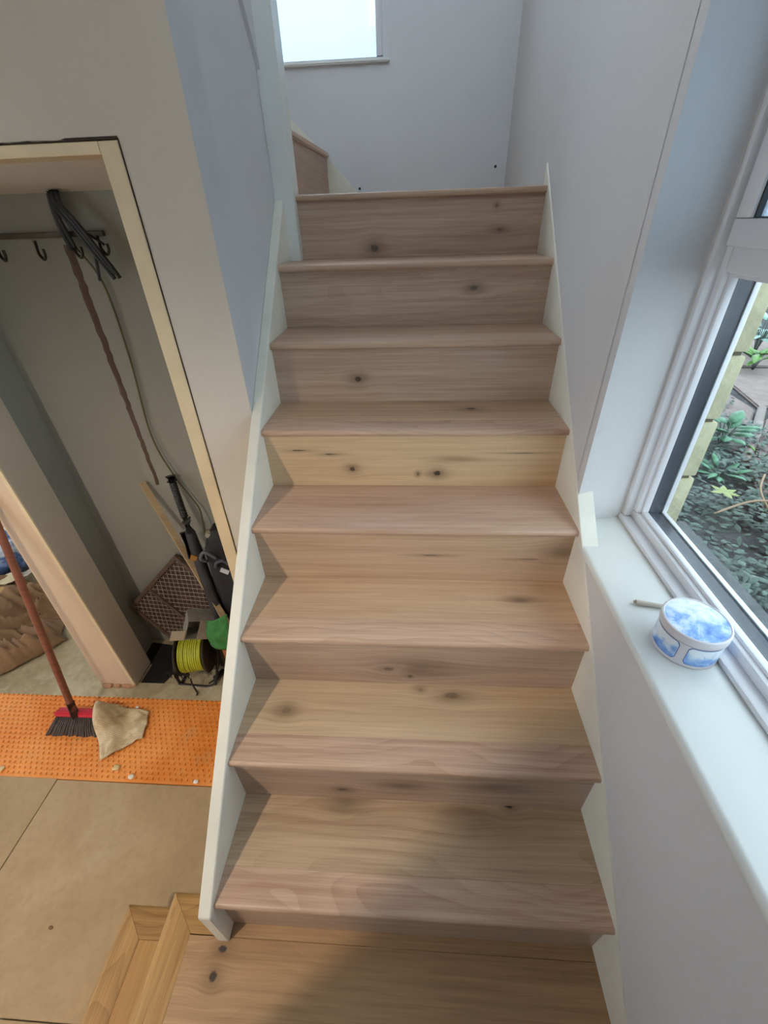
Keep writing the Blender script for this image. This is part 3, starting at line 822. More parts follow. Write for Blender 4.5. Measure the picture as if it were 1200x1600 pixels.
# ------------------------------------------------------------------ dust sheet and rubbish in the room beyond
def mat_sheetcloth():
    t = NT('brown_dust_sheet'); co = t.coord()
    d = t.noise(co, 4.0, 5.0, 0.6, 0.3); f = t.noise(co, 160.0, 3.0)
    col = t.ramp(d, [(0.3, srgb(112, 88, 66)), (0.55, srgb(150, 122, 94)), (0.75, srgb(168, 142, 122))])
    col = t.mix(t.rng(f, 0.4, 0.7, 0, 0.2), col, srgb(86, 66, 48))
    return t.done(col, 0.95, 0, 0.1)
def drape(u, v):
    # u across (right edge at u=1), v front to back
    xr = -1.905 + 0.03*math.sin(v*9) - 0.10*v; xl = -2.95
    x = xl + (xr-xl)*u; y = 0.93 + 0.72*v + 0.03*math.sin(u*7) + 0.10*(1-u)*0 - 0.06*(1-u)
    if v < 0.35: y += 0.22*max(0.0, (u-0.72)/0.28)**1.5*(1-v/0.35)
    rg = lambda p: 1 - abs(mnoise.noise(p))*2
    wx = x + 0.12*mnoise.noise(Vector((x*3, y*3, 5))); wy = y + 0.12*mnoise.noise(Vector((x*3, y*3, 8)))
    fold = 0.085*max(0, rg(Vector(((wx*0.55-wy)*7.5, (wx+wy*0.55)*2.2, 0.3))))**2 + 0.055*max(0, rg(Vector(((wx*0.4-wy)*24, (wx+wy*0.4)*6, 2.2))))**2 + 0.03*abs(mnoise.noise(Vector((x*4, y*4, 3))))
    edge = min(1.0, min(u, 1-u, v, 1-v)*9+0.12)
    return Vector((x, y, F+0.004+fold*edge + 0.02*edge))
cloth('dust_sheet', drape, 170, 120, mat_sheetcloth(), 0.0025, label='crumpled brown dust sheet on the concrete beside the pink pillar', cat='dust sheet')
# blue plastic sack
b_ = bmesh.new(); bmesh.ops.create_icosphere(b_, subdivisions=5, radius=1.0)
for v in b_.verts:
    n_ = v.co.copy()
    r_ = 1 + 0.22*mnoise.noise(n_*1.6) + 0.14*abs(mnoise.noise(n_*4.5+Vector((3, 0, 0))))
    v.co = Vector((-2.72, 1.80, F+0.115)) + Vector((n_.x*0.24*r_, n_.y*0.17*r_, max(-0.112, n_.z*0.13*r_)))
def mat_sack():
    t = NT('blue_sack_plastic'); co = t.coord()
    d = t.noise(co, 6.0, 5.0, 0.6, 0.6)
    col = t.ramp(d, [(0.38, srgb(34, 46, 74)), (0.5, srgb(74, 104, 152)), (0.60, srgb(196, 206, 220))])
    return t.done(col, 0.3, 0, 0.5)
obj('rubbish_sack', b_, mat_sack(), smooth=True, label='blue and white plastic sack behind the dust sheet', cat='sack')
for i, (x, y, w, h, rot, c, z, lab) in enumerate([(-2.50, 1.50, 0.20, 0.11, 0.7, (222, 208, 172), 0.13, 'cream crumpled paper sheet on the dust sheet edge'),
                                             (-2.46, 1.40, 0.13, 0.09, 0.3, (196, 160, 104), 0.13, 'tan cardboard scrap on the dust sheet edge'),
                                             (-2.42, 1.66, 0.26, 0.05, 0.9, (206, 200, 186), 0.08, 'long pale paper strip lying beside the blue sack'),
                                             (-2.95, 2.15, 0.30, 0.20, 0.2, (236, 234, 230), 0.012, 'white paper sheet on the concrete behind the blue sack')]):
    def pf(u, v, x=x, y=y, w=w, h=h, rot=rot, z=z, i=i):
        a = (u-0.5)*w; b = (v-0.5)*h
        return Vector((x + a*math.cos(rot)-b*math.sin(rot), y + a*math.sin(rot)+b*math.cos(rot), F+z+0.03*abs(mnoise.noise(Vector((u*3+i*4, v*3, i))))))
    cloth('paper_scrap', pf, 12, 10, plain('paper_%d' % i, srgb(*c), 0.8, 0.08, 12), 0.0015, label=lab, cat='paper')

# ------------------------------------------------------------------ things in the cupboard
YB = 1.2199
# hook rail
hr = thing('hook_rail', (-1.15, YB, 1.481), 'dark coat-hook rail screwed to the cupboard back wall', 'hook rail')
M_rail = plain('dark_rail_wood', srgb(84, 76, 66), 0.6, 0.12, 20)
M_hook = plain('dark_iron_hook', srgb(52, 46, 40), 0.4, 0.1, 20, metal=0.4)
box('rail', -1.424, -0.930, 1.206, YB, 1.474, 1.489, M_rail, hr, bev=0.002)
for k, (x, z) in enumerate(((-1.385, 1.466), (-1.272, 1.466), (-1.146, 1.466), (-1.028, 1.468), (-0.944, 1.474))):
    b_ = bmesh.new()
    tube(b_, smooth_path([(x-0.006, 1.208, z), (x, 1.198, z-0.014), (x+0.008, 1.186, z-0.032), (x+0.026, 1.174, z-0.046), (x+0.042, 1.164, z-0.036), (x+0.044, 1.162, z-0.018)], 4), [0.0042]*21, 7)
    obj('hook', b_, M_hook, hr, smooth=True)
# bundle of old black cables hanging out of the top
cb = thing('cable_bundle', (-1.03, 1.19, 1.56), 'black electric cable bundle hanging from the cupboard top over the hooks', 'cables')
M_cable = plain('black_cable', srgb(44, 44, 46), 0.6, 0.1, 30)
def cab(pts, rad, name='cable', n=7, mat=M_cable, parent=cb):
    b = bmesh.new(); pp = smooth_path(pts, 5); tube(b, pp, rad, n); obj(name, b, mat, parent, smooth=True)
for dx, dz, e in ((0.0, 0.0, 0.0), (0.009, 0.004, 0.010), (0.017, 0.008, -0.006), (0.006, 0.012, 0.0)):
    cab([(-1.030+dx, 1.190, 1.585), (-1.020+dx, 1.172, 1.545+dz), (-0.990+dx, 1.165, 1.505+dz), (-0.961+dx, 1.163, 1.455+dz), (-0.934+dx, 1.165, 1.402+dz), (-0.914+dx, 1.168, 1.364+dz+e)], 0.0062)
cab([(-1.040, 1.195, 1.585), (-1.046, 1.196, 1.535), (-1.044, 1.196, 1.49), (-1.036, 1.198, 1.44)], 0.0085)
cab([(-1.028, 1.195, 1.585), (-1.036, 1.190, 1.535), (-1.030, 1.190, 1.49), (-1.024, 1.196, 1.445)], 0.006)
cab([(-0.949, 1.166, 1.432), (-0.956, 1.168, 1.401), (-0.966, 1.17, 1.360)], 0.0045, n=6)
cab([(-0.985, 1.172, 1.50), (-0.950, 1.185, 1.473), (-0.928, 1.195, 1.452)], 0.004, n=6)
# thin loose cable down the wall
b_ = bmesh.new(); pp = smooth_path([(-1.032, 1.205, 1.452), (-0.983, 1.208, 1.346), (-0.984, 1.21, 1.119), (-1.004, 1.205, 0.831), (-0.968, 1.20, 0.662), (-0.927, 1.20, 0.555), (-0.898, 1.19, 0.49), (-0.893, 1.16, 0.38)], 7)
tube(b_, pp, 0.0034, 7)
obj('loose_cable', b_, plain('olive_cable', srgb(96, 90, 56), 0.55), smooth=True, label='thin olive cable hanging down the cupboard back wall', cat='cable')

# rusty wire-mesh panel standing on its corner
gl = Vector((-1.412, 1.172, 0.0)); gb = Vector((-1.232, 1.085, F+0.006)); gt = Vector((-1.085, 1.197, 0.325))
ax = (gt-gl).normalized(); ay = gb-gl; ay = (ay - ax*ay.dot(ax)).normalized(); az = ax.cross(ay)
LA = 0.455; LB = 0.46
Mg = Matrix(((ax.x, ay.x, az.x, gl.x), (ax.y, ay.y, az.y, gl.y), (ax.z, ay.z, az.z, gl.z), (0, 0, 0, 1)))
# stand it exactly on the floor
mz = min((Mg @ Vector((a, b, c))).z for a in (0, LA) for b in (0, LB) for c in (-0.012, 0.012))
Mg = Matrix.Translation((0, 0, F-0.012+0.001-mz)) @ Mg
gr_ = thing('mesh_panel', Mg @ Vector((LA/2, LB/2, 0)), 'rusty brown wire-mesh panel standing on its corner in the cupboard', 'panel')
M_rust = plain('rusty_steel', srgb(98, 80, 68), 0.75, 0.25, 30, 0.2)
M_rustd = plain('dark_board', srgb(74, 56, 48), 0.85, 0.2, 12)
M_wire = plain('dusty_wire', srgb(196, 182, 166), 0.6, 0.15, 40)
for nm, q in (('frame_bar', (0, LA, 0, 0.018)), ('frame_bar', (0, LA, LB-0.018, LB)), ('frame_bar', (0, 0.018, 0.018, LB-0.018)), ('frame_bar', (LA-0.018, LA, 0.018, LB-0.018)), ('cross_bar', (LA*0.38, LA*0.38+0.014, 0.018, LB-0.018))):
    b_ = bmesh.new(); bx(b_, q[0], q[1], q[2], q[3], -0.010, 0.010, Mg)
    obj(nm, b_, M_rust, gr_)
b_ = bmesh.new(); bx(b_, 0.017, LA-0.017, 0.017, LB-0.017, -0.0085 if az.y > 0 else 0.0045, -0.0045 if az.y > 0 else 0.0085, Mg)
# backing goes on the side away from the viewer
b_.free(); b_ = bmesh.new()
side = 1 if az.y > 0 else -1
bx(b_, 0.017, LA-0.017, 0.017, LB-0.017, min(side*0.005, side*0.009), max(side*0.005, side*0.009), Mg)
obj('backing', b_, M_rustd, gr_)
b_ = bmesh.new(); sp_ = 0.0235; d45 = math.sqrt(0.5)
def clipline(p, d):
    t0, t1 = -9, 9
    for k, L_ in ((0, LA), (1, LB)):
        lo = 0.016; hi = L_-0.016
        a = (lo-p[k])/d[k]; c = (hi-p[k])/d[k]
        t0 = max(t0, min(a, c)); t1 = min(t1, max(a, c))
    return (t0, t1) if t1-t0 > 0.01 else None
for d in ((d45, d45), (d45, -d45)):
    for k in range(-60, 60):
        p = (LA/2 - d[1]*k*sp_, LB/2 + d[0]*k*sp_); c = clipline(p, d)
        if not c: continue
        A = Mg @ Vector((p[0]+d[0]*c[0], p[1]+d[1]*c[0], -side*0.001)); B = Mg @ Vector((p[0]+d[0]*c[1], p[1]+d[1]*c[1], -side*0.001))
        tube(b_, [A, B], 0.0012, 4, caps=False)
obj('wire_mesh', b_, M_wire, gr_, kind='stuff')

# crate, with the black tool bag standing on it
cr = thing('crate', (-0.78, 1.09, F-0.012), 'orange-brown wooden crate at the cupboard floor behind the cable reel', 'crate')
M_crate = wood('crate_wood', 8.0, srgb(176, 118, 66), srgb(122, 76, 40), (), 0.6)
CX0, CX1, CY0, CY1, CT = -0.875, -0.70, 0.965, 1.205, -0.115
for k in range(3):
    z0 = F-0.0115 + k*0.092; z1 = z0+0.086
    box('slat', CX0, CX1, CY0, CY0+0.012, z0, z1, M_crate, cr, bev=0.001)
    box('slat', CX0, CX1, CY1-0.012, CY1, z0, z1, M_crate, cr, bev=0.001)
    box('slat', CX0, CX0+0.012, CY0+0.0125, CY1-0.0125, z0, z1, M_crate, cr, bev=0.001)
    box('slat', CX1-0.012, CX1, CY0+0.0125, CY1-0.0125, z0, z1, M_crate, cr, bev=0.001)
box('lid', CX0, CX1, CY0, CY1, CT-0.012, CT, M_crate, cr, bev=0.001)
bg_ = thing('tool_bag', (-0.80, 1.12, CT), 'black canvas tool bag with grey strap on the crate', 'bag')
b_ = bmesh.new(); bmesh.ops.create_icosphere(b_, subdivisions=5, radius=1.0)
for v in b_.verts:
    n_ = v.co.copy()
    sq = lambda t: math.copysign(abs(t)**0.45, t)
    r_ = 1 + 0.08*mnoise.noise(n_*2.1) + 0.06*abs(mnoise.noise(n_*5+Vector((1, 5, 0))))
    v.co = Vector((-0.770, 1.122, CT+0.282)) + Vector((sq(n_.x)*0.098*r_, sq(n_.y)*0.074*r_, max(-0.281, sq(n_.z)*0.282*r_)))
obj('body', b_, M_blackcloth, bg_, smooth=True)
cab([(-0.850, 1.045, 0.33), (-0.862, 1.025, 0.36), (-0.835, 1.020, 0.40), (-0.800, 1.030, 0.36)], 0.007, 'strap', 7, plain('grey_strap', srgb(92, 96, 106), 0.7), bg_)
cab([(-0.82, 1.040, 0.30), (-0.80, 1.025, 0.34), (-0.77, 1.025, 0.35), (-0.745, 1.035, 0.31)], 0.007, 'strap', 7, plain('blue_grey_strap', srgb(72, 76, 92), 0.7), bg_)
b_ = bmesh.new(); bx(b_, -0.018, 0.018, -0.002, 0.002, -0.012, 0.012, Matrix.Translation((-0.783, 1.036, 0.285)) @ Matrix.Rotation(0.5, 4, 'Y'))
obj('tag', b_, plain('white_tag', srgb(190, 194, 204), 0.6), bg_)
b_ = bmesh.new(); bx(b_, -0.03, 0.03, -0.015, 0.015, -0.018, 0.018, Matrix.Translation((-0.815, 1.09, 0.435)) @ Matrix.Rotation(0.4, 4, 'Y'))
bmesh.ops.bevel(b_, geom=b_.edges[:], offset=0.006, segments=2, affect='EDGES')
obj('roll', b_, plain('beige_roll', srgb(150, 142, 128), 0.7), bg_, smooth='auto')
# black long-handled tool standing in front of the bag
tl = thing('garden_tool', (-0.84, 1.06, CT), 'black long-handled tool with ribbed grip and yellow patch leaning in the cupboard', 'tool')
ta = Vector((-0.972, 1.185, 0.648)); tb = Vector((-0.862, 1.012, -0.06)); td = (tb-ta).normalized()
b_ = bmesh.new(); tube(b_, [ta-td*0.012, ta+td*0.012, ta+td*0.013], [0.021, 0.022, 0.014], 14); obj('knob', b_, M_black, tl, smooth='auto')
b_ = bmesh.new(); pts = []; rr = []
for k in range(40):
    pts.append(ta + td*(0.012+0.155*k/39)); rr.append(0.0135 + (0.0022 if k % 3 == 0 else 0))
tube(b_, pts, rr, 12); obj('grip', b_, M_black, tl, smooth=True)
b_ = bmesh.new(); tube(b_, [ta+td*0.165, ta+td*0.19, ta+td*0.20], [0.016, 0.020, 0.013], 12)
s_, t_, _ = frame_at(td)
tube(b_, [ta+td*0.185-s_*0.035, ta+td*0.185+s_*0.035], 0.005, 8); obj('collar', b_, plain('grey_collar', srgb(84, 84, 84), 0.5), tl, smooth='auto')
b_ = bmesh.new(); tube(b_, [ta+td*0.195, ta+td*0.24, ta+td*0.33, ta+td*0.72], [0.014, 0.022, 0.026, 0.024], 10); obj('body', b_, plain('charcoal_plastic', srgb(48, 48, 52), 0.4, 0.15, 20), tl, smooth='auto')
tk = ta + td*0.22 + Vector((-0.026, -0.012, -0.015))
b_ = bmesh.new(); tube(b_, [tk, tk+td*0.12], [0.012, 0.013], 10); obj('side_handle', b_, M_black, tl, smooth='auto')
b_ = bmesh.new(); c_ = ta + td*0.335 + Vector((-0.004, -0.0275, -0.008)); bx(b_, -0.014, 0.014, -0.003, 0.003, -0.014, 0.014, Matrix.Translation(c_) @ Matrix.Rotation(0.4, 4, 'Y'))
obj('patch', b_, plain('ochre_patch', srgb(150, 104, 44), 0.6), tl, label='ochre yellow patch')
# timber batten leaning on the wall
tm = bmesh.new(); A = Vector((-1.110, 1.196, 0.622)); B = Vector((-0.792, 0.981, -0.098))
s_, t_, d_ = frame_at(B-A)
for e, sgn in ((A, -1), (B, 1)): pass
rings = []
for p in (A, B):
    rings.append([tm.verts.new(p + s_*a + t_*b) for a, b in ((-0.012, -0.006), (0.012, -0.006), (0.012, 0.006), (-0.012, 0.006))])
tm.faces.new(rings[0][::-1]); tm.faces.new(rings[1])
for k in range(4): tm.faces.new((rings[0][k], rings[0][(k+1) % 4], rings[1][(k+1) % 4], rings[1][k]))
obj('timber_batten', tm, wood('batten_wood', 9.3, srgb(196, 170, 128), srgb(158, 128, 90), (), 0.3, axis='x'), label='bare pine batten leaning against the cupboard back wall', cat='batten')
# galvanised box lying on the reel
mb = thing('metal_box', (-0.985, 1.06, -0.10), 'grey galvanised metal box lying open on top of the cable reel', 'box')
M_galv = plain('galvanised_steel', srgb(146, 142, 132), 0.55, 0.15, 25, 0.1, metal=0.25)
Mb = Matrix.Translation((-0.962, 1.020, -0.030)) @ Matrix.Rotation(0.50, 4, 'Z') @ Matrix.Rotation(0.42, 4, 'Y')
for nm, q in (('base', (-0.07, 0.07, 0.036, 0.039, -0.055, 0.055)), ('side', (-0.07, -0.067, -0.04, 0.036, -0.055, 0.055)), ('side', (0.067, 0.07, -0.04, 0.036, -0.055, 0.055)),
              ('side', (-0.067, 0.067, -0.04, 0.036, -0.055, -0.052)), ('side', (-0.067, 0.067, -0.04, 0.036, 0.052, 0.055)), ('face', (-0.020, 0.067, -0.044, -0.041, -0.055, 0.055))):
    b_ = bmesh.new(); bx(b_, *q, Mb); obj(nm, b_, M_galv, mb)
b_ = bmesh.new(); bx(b_, -0.13, -0.072, -0.042, -0.039, -0.055, 0.0, Mb); obj('flap', b_, plain('pale_flap', srgb(176, 168, 148), 0.6, 0.08), mb, label='pale bent flap')
# cable reel
rl = thing('cable_reel', (-1.06, 1.07, F-0.012), 'yellow-green extension cable wound on a black reel with tubular stand', 'cable reel')
rc = Vector((-1.052, 1.018, -0.236)); rot = Matrix.Translation(rc) @ Matrix.Rotation(0.18, 4, 'Z') @ Matrix.Rotation(PI/2, 4, 'Y')
def mat_disc():
    return plain('black_flange', srgb(58, 54, 50), 0.5, 0.12, 14)
for nm, z0, z1 in (('flange', 0.062, 0.070), ('flange', -0.070, -0.062)):
    b_ = bmesh.new(); lathe(b_, [(0, z0), (0.101, z0), (0.105, (z0+z1)/2), (0.101, z1), (0.045, z1), (0.040, z1-0.003 if z1 > 0 else z1), (0, z1-0.003 if z1 > 0 else z1)], 40, rot)
    obj(nm, b_, mat_disc(), rl, smooth='auto')
b_ = bmesh.new(); lathe(b_, [(0.05, -0.062), (0.05, 0.062)], 24, rot); obj('drum', b_, M_black, rl, smooth=True)
M_yel = plain('yellow_green_cable', srgb(182, 186, 54), 0.45, 0.08, 30)
b_ = bmesh.new(); pts = []
turns = 11
for layer, rad in ((0, 0.074), (1, 0.087)):
    NS = turns*22
    for k in range(NS):
        a = 2*PI*k/22; zz = -0.054 + 0.108*k/(NS-1)
        if layer: zz = -zz
        rr_ = rad + 0.003*mnoise.noise(Vector((k*0.11, layer*9, 0)))
        pts.append(rot @ Vector((rr_*math.cos(a), rr_*math.sin(a), zz + 0.002*mnoise.noise(Vector((k*0.05, 4, layer))))))
tube(b_, pts, 0.0052, 6); obj('wound_cable', b_, M_yel, rl, smooth=True)
b_ = bmesh.new(); zf = F-0.012+0.008
fr_pts = [(-1.135, 1.000, -0.236), (-1.150, 0.955, -0.30), (-1.145, 0.948, zf+0.02), (-1.13, 0.945, zf), (-1.01, 0.938, zf), (-0.98, 0.945, zf), (-0.965, 0.965, zf+0.015), (-0.950, 1.04, -0.25), (-0.960, 1.07, -0.13)]
tube(b_, smooth_path(fr_pts, 5), 0.0075, 8)
tube(b_, smooth_path([(-1.14, 0.95, zf), (-1.13, 1.06, zf), (-1.11, 1.075, zf), (-0.99, 1.07, zf), (-0.970, 1.06, zf+0.02), (-0.958, 1.05, -0.2)], 5), 0.0075, 8)
tube(b_, [rot @ Vector((0, 0, -0.085)), rot @ Vector((0, 0, 0.095))], 0.010, 10)
obj('stand', b_, M_black, rl, smooth=True)
b_ = bmesh.new(); tube(b_, [(-1.150, 0.905, -0.245), (-1.030, 0.895, -0.245)], 0.006, 8)
for k in range(7):
    xx = -1.143+0.017*k; tube(b_, [(xx, 0.905-0.0014*k, -0.245), (xx, 0.898, -0.272)], 0.0032, 5)
obj('cable_guide', b_, M_black, rl, smooth='auto')
b_ = bmesh.new(); tube(b_, smooth_path([(-1.05, 0.915, -0.30), (-1.045, 0.905, -0.335), (-1.035, 0.90, F+0.005), (-1.03, 0.885, F+0.005)], 5), 0.004, 6)
obj('lead', b_, M_cable, rl, smooth=True)
# plug lying by the reel
pg = thing('cable_plug', (-0.97, 0.985, F-0.012), 'black plug on a short lead at the cupboard threshold', 'plug')
b_ = bmesh.new(); bx(b_, -0.014, 0.014, -0.03, 0.03, 0.0, 0.02, Matrix.Translation((-0.965, 1.005, F-0.0115)) @ Matrix.Rotation(-0.5, 4, 'Z'))
bmesh.ops.bevel(b_, geom=b_.edges[:], offset=0.004, segments=2, affect='EDGES'); obj('casing', b_, M_black, pg, smooth='auto')
b_ = bmesh.new(); tube(b_, smooth_path([(-0.979, 0.979, F-0.003), (-0.992, 0.968, F-0.006), (-1.003, 0.957, F-0.007)], 4), 0.004, 6); obj('lead', b_, plain('dark_lead', srgb(70, 64, 58), 0.6), pg, smooth=True)
# green cloth hanging over the crate corner
def gcl(u, v):
    x = -0.900 + 0.10*u; y = 0.955 - 0.012*math.sin(u*PI) - 0.010*abs(mnoise.noise(Vector((u*4, v*4, 3))))
    z = -0.11 + (0.15+0.05*u)*v
    if v > 0.55: y += 0.05*(v-0.55)
    x -= 0.012*math.sin(v*PI) * (1-u)
    return Vector((x, y, z))
cloth('green_cloth', gcl, 18, 18, plain('green_fabric', srgb(62, 128, 66), 0.85, 0.2, 25), 0.003, label='green cloth hanging over the crate corner beside the reel', cat='cloth')

# ------------------------------------------------------------------ tin and stick on the sill
def mat_delft(name, center, axis, seed, lo, hi, bias=0.0):
    t = NT(name); co = t.coord()
    a = t.noise(co, 26.0, 5.0, 0.62, 0.6); b2 = t.noise(co, 60.0, 4.0, 0.6); s = t.sep(co)
    h = t.math('ADD', t.math('MULTIPLY', s[axis], 1.0/(hi-lo)), -lo/(hi-lo))
    f = t.math('SUBTRACT', t.math('ADD', a, t.math('MULTIPLY', b2, 0.35)), t.math('MULTIPLY', h, 0.34))
    f = t.math('SUBTRACT', f, bias)
    col = t.ramp(f, [(0.34, srgb(226, 232, 238)), (0.47, srgb(190, 210, 234)), (0.56, srgb(134, 174, 226)), (0.72, srgb(80, 126, 204))])
    return t.done(col, 0.3, 0, 0.5)
tin_c = (0.548, 0.316); TR_ = 0.058
tn = thing('biscuit_tin', (tin_c[0], tin_c[1], SZ), 'round white tin with blue painted landscape prints on the window sill', 'tin')
M_tin = plain('tin_white', srgb(214, 206, 208), 0.35, 0.03, 10)
Tt = Matrix.Translation((tin_c[0], tin_c[1], SZ+0.0004))
b_ = bmesh.new(); lathe(b_, [(0, 0.001), (0.055, 0.0), (TR_-0.001, 0.001), (TR_, 0.004), (TR_-0.0012, 0.006), (TR_-0.0012, 0.058), (0.05, 0.058)], 64, Tt)
obj('body', b_, M_tin, tn, smooth='auto')
ld = bmesh.new(); lathe(ld, [(TR_+0.0006, 0.058), (TR_+0.0016, 0.060), (TR_+0.0016, 0.0735), (TR_+0.0006, 0.0755), (TR_-0.002, 0.0765), (TR_-0.0035, 0.0755)], 64, Tt)
lid = obj('lid', ld, M_tin, tn, smooth='auto')
b_ = bmesh.new(); lathe(b_, [(TR_-0.0012, 0.0565), (TR_+0.0004, 0.0568), (TR_+0.0004, 0.0578), (TR_-0.0012, 0.058)], 64, Tt)
obj('lid_seam', b_, plain('seam_grey', srgb(150, 146, 156), 0.4), lid, smooth='auto')
b_ = bmesh.new(); lathe(b_, [(TR_-0.0034, 0.0754), (TR_-0.006, 0.0757), (0.03, 0.0775), (0, 0.078)], 64, Tt)
obj('lid_print', b_, mat_delft('delft_lid', tin_c, 1, 1, -0.06, 0.055, 0.02), lid, smooth=True, label='blue painted landscape on the lid')
M_navy = plain('print_border', srgb(70, 104, 176), 0.35)
M_side = mat_delft('delft_side', tin_c, 2, 3, -0.022, 0.030, 0.10)
def side_panel(a0, a1, z0, z1, off, mat, parent, name):
    b = bmesh.new(); rad = TR_-0.0012+off; n = 20; rows = []
    w = (a1-a0)*rad; cr_ = 0.007
    for k in range(n+1):
        a = a0+(a1-a0)*k/n; s = (a-a0)*rad; e = min(s, w-s)
        ins = 0 if e >= cr_ else cr_ - math.sqrt(max(0, cr_**2-(cr_-e)**2))
        rows.append([b.verts.new(Tt @ Vector((rad*math.cos(a), rad*math.sin(a), z))) for z in (z0+ins, z1-ins)])
    for p, q in zip(rows, rows[1:]): b.faces.new((p[0], q[0], q[1], p[1]))
    return obj(name, b, mat, parent, smooth=True)
for k in range(4):
    a0 = math.radians(-122 + k*90); a1 = a0 + math.radians(76)
    bo = side_panel(a0, a1, 0.0085, 0.0545, 0.0004, M_navy, tn, 'print_border')
    side_panel(a0+0.02, a1-0.02, 0.0098, 0.0532, 0.0008, M_side, bo, 'side_print')
b_ = bmesh.new(); tube(b_, [(0.496, 0.4275, SZ+0.007), (0.500, 0.4268, SZ+0.0075), (0.56, 0.414, SZ+0.006), (0.598, 0.405, SZ+0.005)], [0.004, 0.0058, 0.005, 0.0042], 10)
obj('wooden_stick', b_, plain('pale_stick', srgb(196, 182, 164), 0.6, 0.08, 20), smooth='auto', label='pale wooden stick lying on the sill behind the tin', cat='stick')

# ------------------------------------------------------------------ outside: stone window reveal, paving, planting
ex = bmesh.new(); bx(ex, 0.735, 0.755, WY1+0.205, 6.0, -0.1, 3.5)
wall_out = obj('wall_outside', ex, plaster('outside_render', srgb(170, 160, 140), 0.1), kind='structure')
def mat_stone(name, c):
    t = NT(name); co = t.coord()
    a = t.noise(co, 14.0, 6.0, 0.65, 0.3); b2 = t.noise(co, 70.0, 4.0)
    col = t.ramp(a, [(0.3, tuple(q*0.72 for q in c[:3])+(1,)), (0.6, c), (0.8, tuple(min(1, q*1.15) for q in c[:3])+(1,))])
    t.bump(t.math('ADD', a, b2), 0.5, 0.006)
    return t.done(col, 0.9, 0, 0.2)
M_st = mat_stone('pale_reveal_stone', srgb(188, 180, 146))
zz = 0.5635
k = 0
while zz < 2.0:
    o = random.uniform(-0.004, 0.006)
    box('stone_block', 0.700, 0.770+o, WY1+0.008+o*0.3, WY1+0.2, zz+0.004, zz+0.158, M_st, wall_out, bev=0.006, seg=2)
    zz += 0.1625; k += 1
box('mortar', 0.702, 0.755, WY1+0.014, WY1+0.19, 0.56, 2.02, mat_stone('mortar', srgb(96, 88, 66)), wall_out)
ox = bmesh.new(); bx(ox, 0.70, 0.80, -0.75, WY1+0.02, 0.62, 0.735)
obj('outer_sill', ox, mat_stone('outer_sill_stone', srgb(104, 106, 106)), wall_out)
# ground
def mat_soil():
    t = NT('damp_soil'); co = t.coord(); a = t.noise(co, 5.0, 6.0, 0.7); b2 = t.noise(co, 50.0, 4.0)
    col = t.ramp(a, [(0.3, srgb(50, 47, 46)), (0.55, srgb(76, 75, 76)), (0.75, srgb(98, 97, 98))])
    t.bump(t.math('ADD', a, b2), 0.6, 0.03)
    return t.done(col, 0.95, 0, 0.2)
gd = bmesh.new(); bx(gd, WT+0.01, 9.0, -4.0, 9.0, -0.1, 0.075)
ground = obj('ground', gd, mat_soil(), kind='structure')
M_slab = mat_stone('pinkish_paving', srgb(140, 124, 118))
slabs = [[(3.035, 3.953), (3.378, 4.464), (4.2, 4.42), (3.60, 3.65), (2.90, 3.33)],
         [(2.86, 3.70), (2.835, 3.29), (2.26, 2.50), (2.16, 2.62), (2.45, 3.15)],
         [(2.90, 3.10), (2.60, 2.35), (2.02, 1.60), (1.95, 1.80), (2.20, 2.33), (2.78, 3.09)],
         [(3.70, 3.60), (3.00, 3.08), (2.72, 2.30), (3.3, 2.2), (4.2, 3.2)],
         [(3.45, 4.55), (4.3, 4.5), (4.6, 5.6), (3.9, 5.7)]]
for i, p in enumerate(slabs):
    b_ = bmesh.new(); h = 0.095 + 0.012*random.random(); prism(b_, p, 'z', 0.07, h)
    bmesh.ops.bevel(b_, geom=b_.edges[:], offset=0.012, segments=2, affect='EDGES')
    obj('paving_slab', b_, M_slab, ground, smooth='auto')
# timber edging log between the slabs
b_ = bmesh.new(); tube(b_, [(2.86, 3.26, 0.12), (2.50, 2.76, 0.115), (2.19, 2.37, 0.11)], [0.030, 0.034, 0.028], 10)
obj('edging_log', b_, wood('weathered_log', 12.0, srgb(130, 108, 90), srgb(86, 70, 58), (), 0.4), smooth='auto', label='thin weathered log lying between the paving slabs outside', cat='log')
# leaves
def leaf(bm, base, d, L, w, up=0.35, curl=0.3, lobed=False):
    d = Vector(d).normalized(); s = Vector((-d.y, d.x, 0)).normalized() if abs(d.z) < 0.95 else Vector((1, 0, 0))
    n = s.cross(d).normalized(); prev = None; N = 5
    for k in range(N+1):
        t = k/N; ww = w*math.sin(PI*min(0.999, 0.04+0.96*t))**0.8 * (1.15 - 0.5*t)
        if lobed and k in (2, 4): ww *= 0.55
        c = Vector(base) + d*L*t - Vector((0, 0, 1))*curl*L*t*t
        row = [bm.verts.new(c - s*ww/2 + n*ww*0.12), bm.verts.new(c), bm.verts.new(c + s*ww/2 + n*ww*0.12)]
        if prev:
            bm.faces.new((prev[0], prev[1], row[1], row[0])); bm.faces.new((prev[1], prev[2], row[2], row[1]))
        prev = row
def mat_leaf(name, c1, c2):
    t = NT(name); a = t.noise(t.coord(), 18.0, 3.0)
    return t.done(t.mix(t.rng(a, 0.35, 0.65, 0, 1), c1, c2), 0.45, 0, 0.4)
L_mid = mat_leaf('mid_green_leaf', srgb(50, 104, 70), srgb(84, 134, 100)); L_bri = mat_leaf('bright_green_leaf', srgb(70, 112, 36), srgb(104, 144, 60))
L_ivy = mat_leaf('ivy_leaf', srgb(34, 52, 40), srgb(72, 94, 80)); L_yel = mat_leaf('yellow_leaf', srgb(120, 134, 62), srgb(140, 148, 80))
